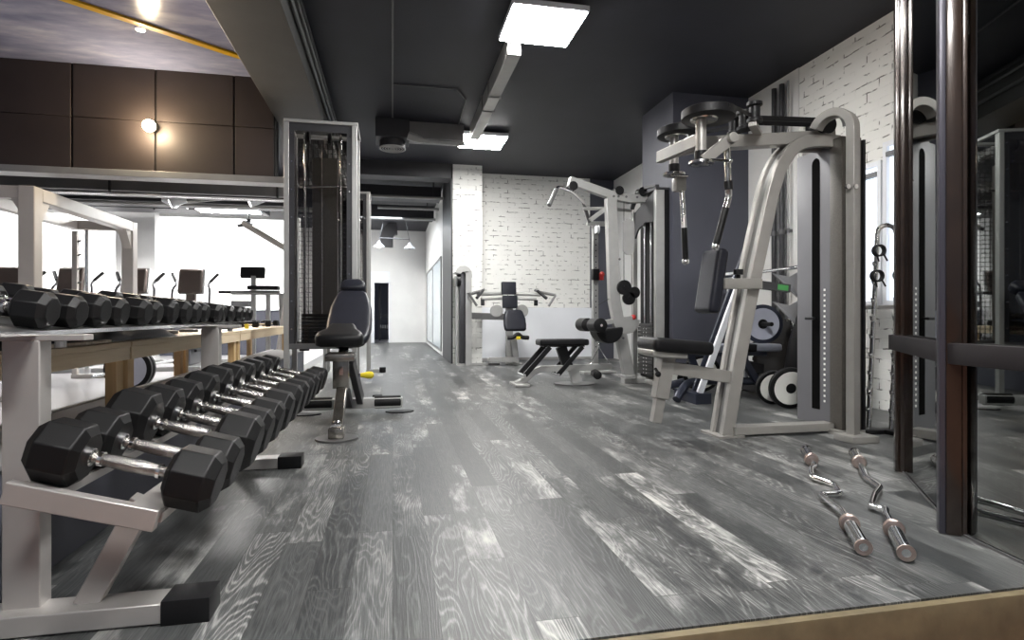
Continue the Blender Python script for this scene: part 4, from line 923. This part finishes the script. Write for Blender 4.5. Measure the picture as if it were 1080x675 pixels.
for (x, y) in ((2.33, 3.40), (2.36, 3.56), (2.36, 3.68)): q.lathe((x, y, 2.09), (x, y, 2.22), [(0, .05), (.02, .05), (.03, .035), (.10, .035), (.11, .05), (.13, .05)], 20)
q.build('belt_pulley', 'black', t)
q = MB(); q.bar((2.30, 3.38, 2.075), (2.50, 3.6, 2.08), .05, .03); q.build('pulley_bracket', 'champagne', t)
q = MB(); q.bar((2.38, 3.52, 2.165), (3.04, 3.52, 2.19), .006, .034); q.bar((2.38, 3.60, 2.16), (3.04, 3.60, 2.185), .006, .034); q.build('drive_belt', 'rubber', t)
q = MB(); q.lathe((2.97, 3.50, 2.16), (2.97, 3.64, 2.16), [(0, .07), (.02, .055), (.12, .055), (.14, .07)], 24); q.build('rear_pulley', 'black', t)
q = MB(); q.tube(arc((3.0, 3.48, 2.14), .085, math.pi, 0, 10, (1,0,0), (0,0,1)), .012); q.build('belt_guard_loop', 'steelgrey', t)
# pads
q = MB(); q.box((2.135, 3.60, 1.055), (.085, .23, .44), (0, R(9), 0), bev=.038, seg=5); q.build('back_pad', 'leathergrey', t)
q = MB(); q.bx(2.16, 2.44, 3.47, 3.52, 1.00, 1.07, bev=.005); q.bx(2.15, 2.22, 3.52, 3.68, 1.0, 1.07, bev=.004); q.build('back_pad_bracket', 'champagne', t)
q = MB(); q.bar((2.43, 3.495, 1.03), (2.66, 3.495, 1.005), .03, .055); q.build('adjustment_bar', 'darksteel', t)
q = MB(); q.bar((2.56, 3.478, 1.016), (2.64, 3.478, 1.007), .002, .035); q.build('green_label', 'green', t)
q = MB(); q.cyl((2.27, 3.49, 1.07), (2.27, 3.49, 1.10), .014); q.cyl((2.27, 3.49, 1.095), (2.27, 3.49, 1.13), .032); q.build('adjustment_knob', 'black', t)
q = MB(); q.box((1.865, 3.60, .618), (.43, .30, .092), (0, R(5), 0), bev=.042, seg=5); q.build('seat_pad', 'leather', t)
q = MB(); q.prism([(1.645, 3.48, .60), (1.90, 3.48, .575), (1.90, 3.48, .535), (1.70, 3.48, .545), (1.645, 3.48, .565)], (0, .24, 0)); q.build('seat_pan', 'champagne', t, bevel=.01)
q = MB(); q.bar((1.80, 3.58, .57), (1.745, 3.58, .27), .08, .095, up=(1,0,0)); q.build('seat_sleeve', 'champagne', t, bevel=.004)
q = MB(); q.bar((1.745, 3.58, .27), (1.715, 3.58, .11), .055, .065, up=(1,0,0)); q.build('seat_slide', 'champagne', t, bevel=.003)
q = MB(); q.bar((1.81, 3.58, .475), (2.29, 3.58, .395), .07, .085); q.build('seat_strut', 'champagne', t, bevel=.004)
q = MB(); q.cyl((1.70, 3.55, .47), (1.70, 3.50, .44), .010); q.sphere((1.69, 3.49, .44), .02, n=8); q.build('seat_pin', 'black', t)

# ================================================================== BENCH PRESS AND PLATES
t = thing('bench_press', 'low dark blue framed bench press with grey pad behind the chest machine', 'bench', (3.2, 5.3, 0))
q = MB(); q.box((3.20, 5.25, .50), (1.22, .30, .075), bev=.025, seg=4); q.build('bench_pad', 'greyleather', t)
q = MB(); q.bx(2.75, 3.68, 5.16, 5.34, .42, .461); q.build('pad_frame', 'navysteel', t, bevel=.005)
q = MB(); q.box((3.45, 5.25, .502), (.16, .306, .079), bev=.02); q.build('dark_pad_band', 'leather', t)
q = MB(); q.tube(smooth([(2.62, 5.02, .03), (2.70, 5.08, .10), (2.85, 5.2, .16), (3.1, 5.25, .17), (3.7, 5.25, .15)], 5), .04); q.tube(smooth([(2.62, 5.48, .03), (2.70, 5.42, .10), (2.85, 5.3, .16)], 5), .04); q.build('base_tube', 'navysteel', t)
q = MB(); q.bar((2.85, 5.2, .44), (2.98, 5.22, .17), .05, .07, up=(1,0,0)); q.bar((3.40, 5.2, .44), (3.62, 5.22, .13), .05, .07, up=(1,0,0)); q.bar((3.3, 5.30, .44), (3.42, 5.3, .13), .05, .07, up=(1,0,0)); q.build('frame_leg', 'navysteel', t, bevel=.004)
for yy in (4.45, 5.78):
    q = MB(); q.bar((3.80, yy, 0.0), (3.66, yy, 1.30), .06, .09, up=(1,0,0)); q.build('upright', 'navysteel' if yy < 5 else 'whitepanel', t, bevel=.004)
    q = MB(); q.bar((3.67, yy, 1.22), (3.56, yy, 1.19), .05, .03); q.bar((3.56, yy, 1.19), (3.555, yy, 1.28), .05, .02, up=(1,0,0)); q.build('bar_hook', 'navysteel', t)
for yy, x in ((4.92, .0), (5.06, .03)):
    q = MB(); q.bar((2.80+x, yy, .10), (3.40+x, yy, 1.60), .03, .06, up=(1,0,0)); q.build('inclined_upright', 'whitepanel' if yy < 5 else 'navysteel', t, bevel=.003)
q = MB(); q.bx(2.74, 2.90, 4.88, 5.30, .0, .10); q.build('upright_foot', 'navysteel', t, bevel=.004)
q = MB(); q.bx(3.72, 3.86, 5.15, 5.84, .02, .10); q.bar((3.30, 5.2, .36), (3.80, 5.45, .26), .08, .10); q.bar((3.74, 5.45, .1), (3.74, 5.45, .30), .06, .06); q.build('rear_support', 'darksteel', t, bevel=.004)
MB().cyl((3.74, 5.74, .735), (3.70, 5.12, .735), .022).build('plate_peg', 'rubber', t)
# plates: (centre, axis, radius, face material)
def wplate(c, ax, r, face, label, rim='rubber', parentname='weight_plate'):
    t = thing('weight_plate', label, 'weight plate', c, 'round weight plates near the bench press')
    c = Vector(c); a = Vector(ax).normalized(); w_ = .05
    MB().lathe(c-a*w_/2, c+a*w_/2, [(0, .02), (0, r*.95), (.006, r), (w_-.006, r), (w_, r*.95), (w_, .02)], 44).build('rim', rim, t)
    MB().lathe(c-a*(w_/2+.002), c+a, [(0, r*.28), (0, r*.80), (.004, r*.82), (.004, r*.28)], 44).build('face', face, t)
    MB().lathe(c-a*(w_/2+.006), c+a, [(0, .024), (0, r*.24), (.01, r*.26), (.01, .024)], 24).build('hub', 'rubber', t)
    return t
wplate((3.72, 5.30, .735), (.30, .95, .0), .20, 'greyplate', 'round plate with pale blue face hanging above the bench pad', 'navysteel')
wplate((3.43, 4.50, .185), (.18, .95, .12), .182, 'whiteplate', 'white faced weight plate leaning on the floor beside the grey shroud')
wplate((3.41, 4.70, .165), (.22, .95, .10), .155, 'whiteplate', 'smaller plate behind the leaning white faced plate')
wplate((3.22, 5.62, .21), (.15, .98, .08), .20, 'whiteplate', 'white faced plate standing on the floor behind the bench legs')
wplate((3.02, 5.72, .16), (.15, .98, .08), .15, 'whiteplate', 'small white faced plate on the floor at left behind the bench')
t = thing('olympic_barbell', 'chrome barbell racked above the bench press, black plate on its near end', 'barbell', (3.60, 5.3, 1.25))
MB().cyl((3.61, 4.30, 1.265), (3.61, 6.12, 1.25), .016).build('bar', 'chrome', t)
MB().cyl((3.61, 4.22, 1.265), (3.61, 4.56, 1.265), .028).build('sleeve', 'chrome', t)
MB().lathe((3.61, 4.33, 1.265), (3.61, 4.42, 1.265), [(0, .03), (0, .15), (.008, .16), (.07, .16), (.075, .15), (.075, .03)], 32).build('weight_plate', 'rubber', t)
# puzzle mats standing at the wall
def puzzle(y0, y1, z0, z1, x, label):
    P = []; n = 9
    def edge(a, b, nx, nz):
        for k in range(n*2):
            f = k/(n*2); y = a[0]+(b[0]-a[0])*f; z = a[1]+(b[1]-a[1])*f; o = .018 if k % 2 else 0
            P.append(Vector((x, y+nx*o, z+nz*o)))
            f = (k+1)/(n*2)-.001; y = a[0]+(b[0]-a[0])*f; z = a[1]+(b[1]-a[1])*f
            P.append(Vector((x, y+nx*o, z+nz*o)))
    edge((y0, z0), (y1, z0), 0, 1); edge((y1, z0), (y1, z1), 1, 0); edge((y1, z1), (y0, z1), 0, 1); edge((y0, z1), (y0, z0), -1, 0)
    q = MB(); q.prism(P, (.02, 0, 0)); return tag(q.build('puzzle_mat', 'mat'), label, 'mat', 'black interlocking mats by the wall')
puzzle(5.30, 5.92, .02, .76, 4.04, 'black interlocking foam mat leaning at the wall, right one behind the pipes')
puzzle(5.36, 6.05, .02, .80, 4.01, 'black interlocking foam mat leaning at the wall, left one before the pipes') if False else None
# grey shapes beside shroud
t = thing('leaning_boxing_dummy', 'dark curved bag with grey fins leaning beside the grey weight shroud', 'bag', (3.90, 4.92, 0))
q = MB(); q.lathe((3.93, 4.92, 0.0), (3.98, 4.95, 1.0), [(0, .10), (.05, .16), (.3, .20), (.55, .17), (.8, .11), (.98, .05), (1.02, .02)], 28); q.build('bag_body', 'leather', t)
for z in (.72, 1.0):
    q = MB(); q.prism([(3.86, 4.97, z), (3.68, 5.09, z+.24), (3.82, 5.03, z+.20), (3.94, 4.97, z+.28), (3.96, 4.97, z)], (0, -.02, 0)); q.build('fin', 'greycloth', t)

# ================================================================== ACCESSORY STAND
t = thing('accessory_stand', 'leaning chrome tube stand with hooks before the white brick wall', 'rack', (3.4, 3.5, 0))
for dx, dy in ((0, 0), (.10, -.09)):
    a = Vector((3.30+dx, 3.50+dy, .0)); b = Vector((3.42+dx, 3.55+dy, 1.36)); 
    q = MB(); q.tube([a, b]+smooth([b, b+Vector((.01, 0, .08)), b+Vector((.05, -.03, .11)), b+Vector((.09, -.06, .08)), b+Vector((.10, -.07, 0))], 4)[1:], .016); q.build('frame_tube', 'brushed', t)
    for k in range(9):
        f_ = .12+.082*k*1.15; p = a+(b-a)*f_; MB().tube([p, p+Vector((-.05, -.03, -.012)), p+Vector((-.065, -.04, .012))], .006, n=8).build('hook', 'steelgrey', t)
q = MB(); q.bx(3.20, 3.36, 3.40, 3.56, 0, .03, bev=.006); q.bx(3.34, 3.52, 3.30, 3.46, 0, .03, bev=.006); q.build('base_shoe', 'black', t)
def collar(c, label):
    t = thing('spring_collar', label, 'collar', c, 'spring collars on the chrome stand')
    q = MB(); c = Vector(c)
    for k in range(3): q.ring(c+Vector((.0, .012*k, 0)), (.2, 1, 0), .038, .006, n=18, m=6)
    q.build('spring', 'black', t)
    q = MB(); q.tube([c+Vector((.03, 0, -.03)), c+Vector((.05, -.01, -.075))], .006, n=6); q.build('spring_arm', 'black', t)
    MB().tube([c+Vector((-.03, 0, -.03)), c+Vector((-.02, -.01, -.08))], .006, n=6).build('spring_arm', 'black', t)
for x, y, z, lb in ((3.36, 3.46, 1.28, 'black spring collar on the chrome stand, upper left'), (3.47, 3.38, 1.28, 'black spring collar on the chrome stand, upper right'), (3.335, 3.45, 1.10, 'black spring collar on the chrome stand, lower left'), (3.445, 3.37, 1.10, 'black spring collar on the chrome stand, lower right')): collar((x, y, z), lb)

# ================================================================== CURL BARS ON THE FLOOR
def curl_bar(near, far, zig, label, core):
    """near/far: axis ends; zig: (fraction, sideways offset, height)"""
    t = thing('curl_bar', label, 'barbell', ((near[0]+far[0])/2, (near[1]+far[1])/2, 0), 'chrome curl bars on the floor')
    n_, f_ = Vector((*near, .034)), Vector((*far, .034)); u = (f_-n_).normalized(); L = (f_-n_).length; s_ = Vector((u.y, -u.x, 0))
    sl = .26
    for o, d in ((n_, u), (f_, -u)):
        q = MB(); q.lathe(o, o+d*sl, [(0, .012), (0, .026), (.003, .0285), (.010, .0285), (.013, .025), (sl-.03, .025), (sl-.028, .022)], 28); q.build('sleeve', 'chrome', t)
        q = MB(); q.lathe(o+d*(sl-.03), o+d*sl, [(0, .033), (.004, .036), (.012, .036), (.014, .031), (.022, .031), (.024, .034), (.03, .030)], 28); q.build('collar', 'copper', t)
        q = MB(); q.lathe(o-d*.0015, o+d, [(0, .014), (0, .027), (.003, .0285), (.003, .014)], 28, cap=False); q.build('end_ring', 'copper', t)
        q = MB(); q.lathe(o+d*.003, o+d*.02, [(0, .0), (0, .008), (.004, .009)], 6); q.build('end_bolt', core, t)
    pts = [n_+u*(sl-.02)]+[n_+u*L*fr+s_*so+Vector((0, 0, h)) for fr, so, h in zig]+[f_-u*(sl-.02)]
    # rounded bends
    P = [pts[0]]
    for i in range(1, len(pts)-1):
        a, b, c = pts[i-1], pts[i], pts[i+1]; k = min(.022, (b-a).length*.4, (c-b).length*.4)
        p, r_ = b+(a-b).normalized()*k, b+(c-b).normalized()*k
        for j in range(5):
            w_ = j/4; P.append(p*(1-w_)**2+b*2*w_*(1-w_)+r_*w_**2)
    P.append(pts[-1])
    MB().tube(P, .0145, n=16).build('bent_shaft', 'chrome', t)
Z1 = [(.24, 0, 0), (.30, .0, 0), (.47, -.05, -.012), (.43, .035, -.018), (.60, .045, -.018), (.60, -.03, -.012), (.72, .0, 0)]
Z1 = [(.26, 0, 0), (.30, -.015, 0), (.42, -.045, -.01), (.46, .045, -.015), (.56, .045, -.015), (.62, -.04, -.01), (.70, -.03, 0), (.74, 0, 0)]
curl_bar((1.565, 1.68), (2.37, 2.97), Z1, 'chrome bent curl bar on the floor, left of the pair', 'black')
curl_bar((1.665, 1.61), (2.60, 2.86), [(.27, 0, 0), (.31, .01, 0), (.35, -.035, -.01), (.47, -.0, -.012), (.56, .04, -.012), (.66, -.0, -.008), (.72, 0, 0)], 'chrome bent curl bar on the floor, right of the pair nearest the mirror', 'chrome')

# ================================================================== SMALL PIECES HANG UNDER THE PART THAT CARRIES THEM
CARRIER = dict(foot_cap=('foot', 'foot_bar'), weight_mark=('front_cover',), slot=('front_cover',), selector_pin=('front_cover',),
 rubber_sleeve=('rear_stabiliser',), pin_holes=('weight_stack', 'column'), plate_ring=('weight_plate',), green_label=('adjustment_bar',),
 console_back=('console',), console_rim=('console',), hand_grip=('moving_arm', 'swing_arm', 'handle_bracket', 'arm_beam', 'bar'),
 collar_ring=('handle',), lamp_face=('lamp_head',), end_bolt=('sleeve',), end_ring=('sleeve',), collar=('sleeve',), peg=('rear_upright',),
 dark_pad_band=('bench_pad',), bar_hook=('upright',), hook=('frame_tube', 'lever_arm'), pull_pin=('sliding_carriage',), slot_plate=('seat_carriage',),
 joint_sleeve=('swing_arm',), diffuser=('housing',), flange=('cam_disc',), lower_flange=('pivot_tube',), bearing=('pivot_tube',), grille=('round_neck',), adjust_lever=('seat_handle',), wall_clip=('pipe_run',))
def base(n): return n.split('.')[0]
def mid(o):
    v = [Vector(c) for c in o.bound_box]; return sum(v, Vector())/8
kids = {}
for o in COL.objects:
    if o.parent is not None: kids.setdefault(o.parent.name, []).append(o)
for root in [o for o in COL.objects if o.parent is None]:
    ks = kids.get(root.name, [])
    for o in ks:
        if o.type != 'MESH' or base(o.name) not in CARRIER or root.type == 'MESH': continue
        c = [k for k in ks if k.type == 'MESH' and base(k.name) in CARRIER[base(o.name)]]
        if c: o.parent = min(c, key=lambda k: (mid(k)-mid(o)).length)
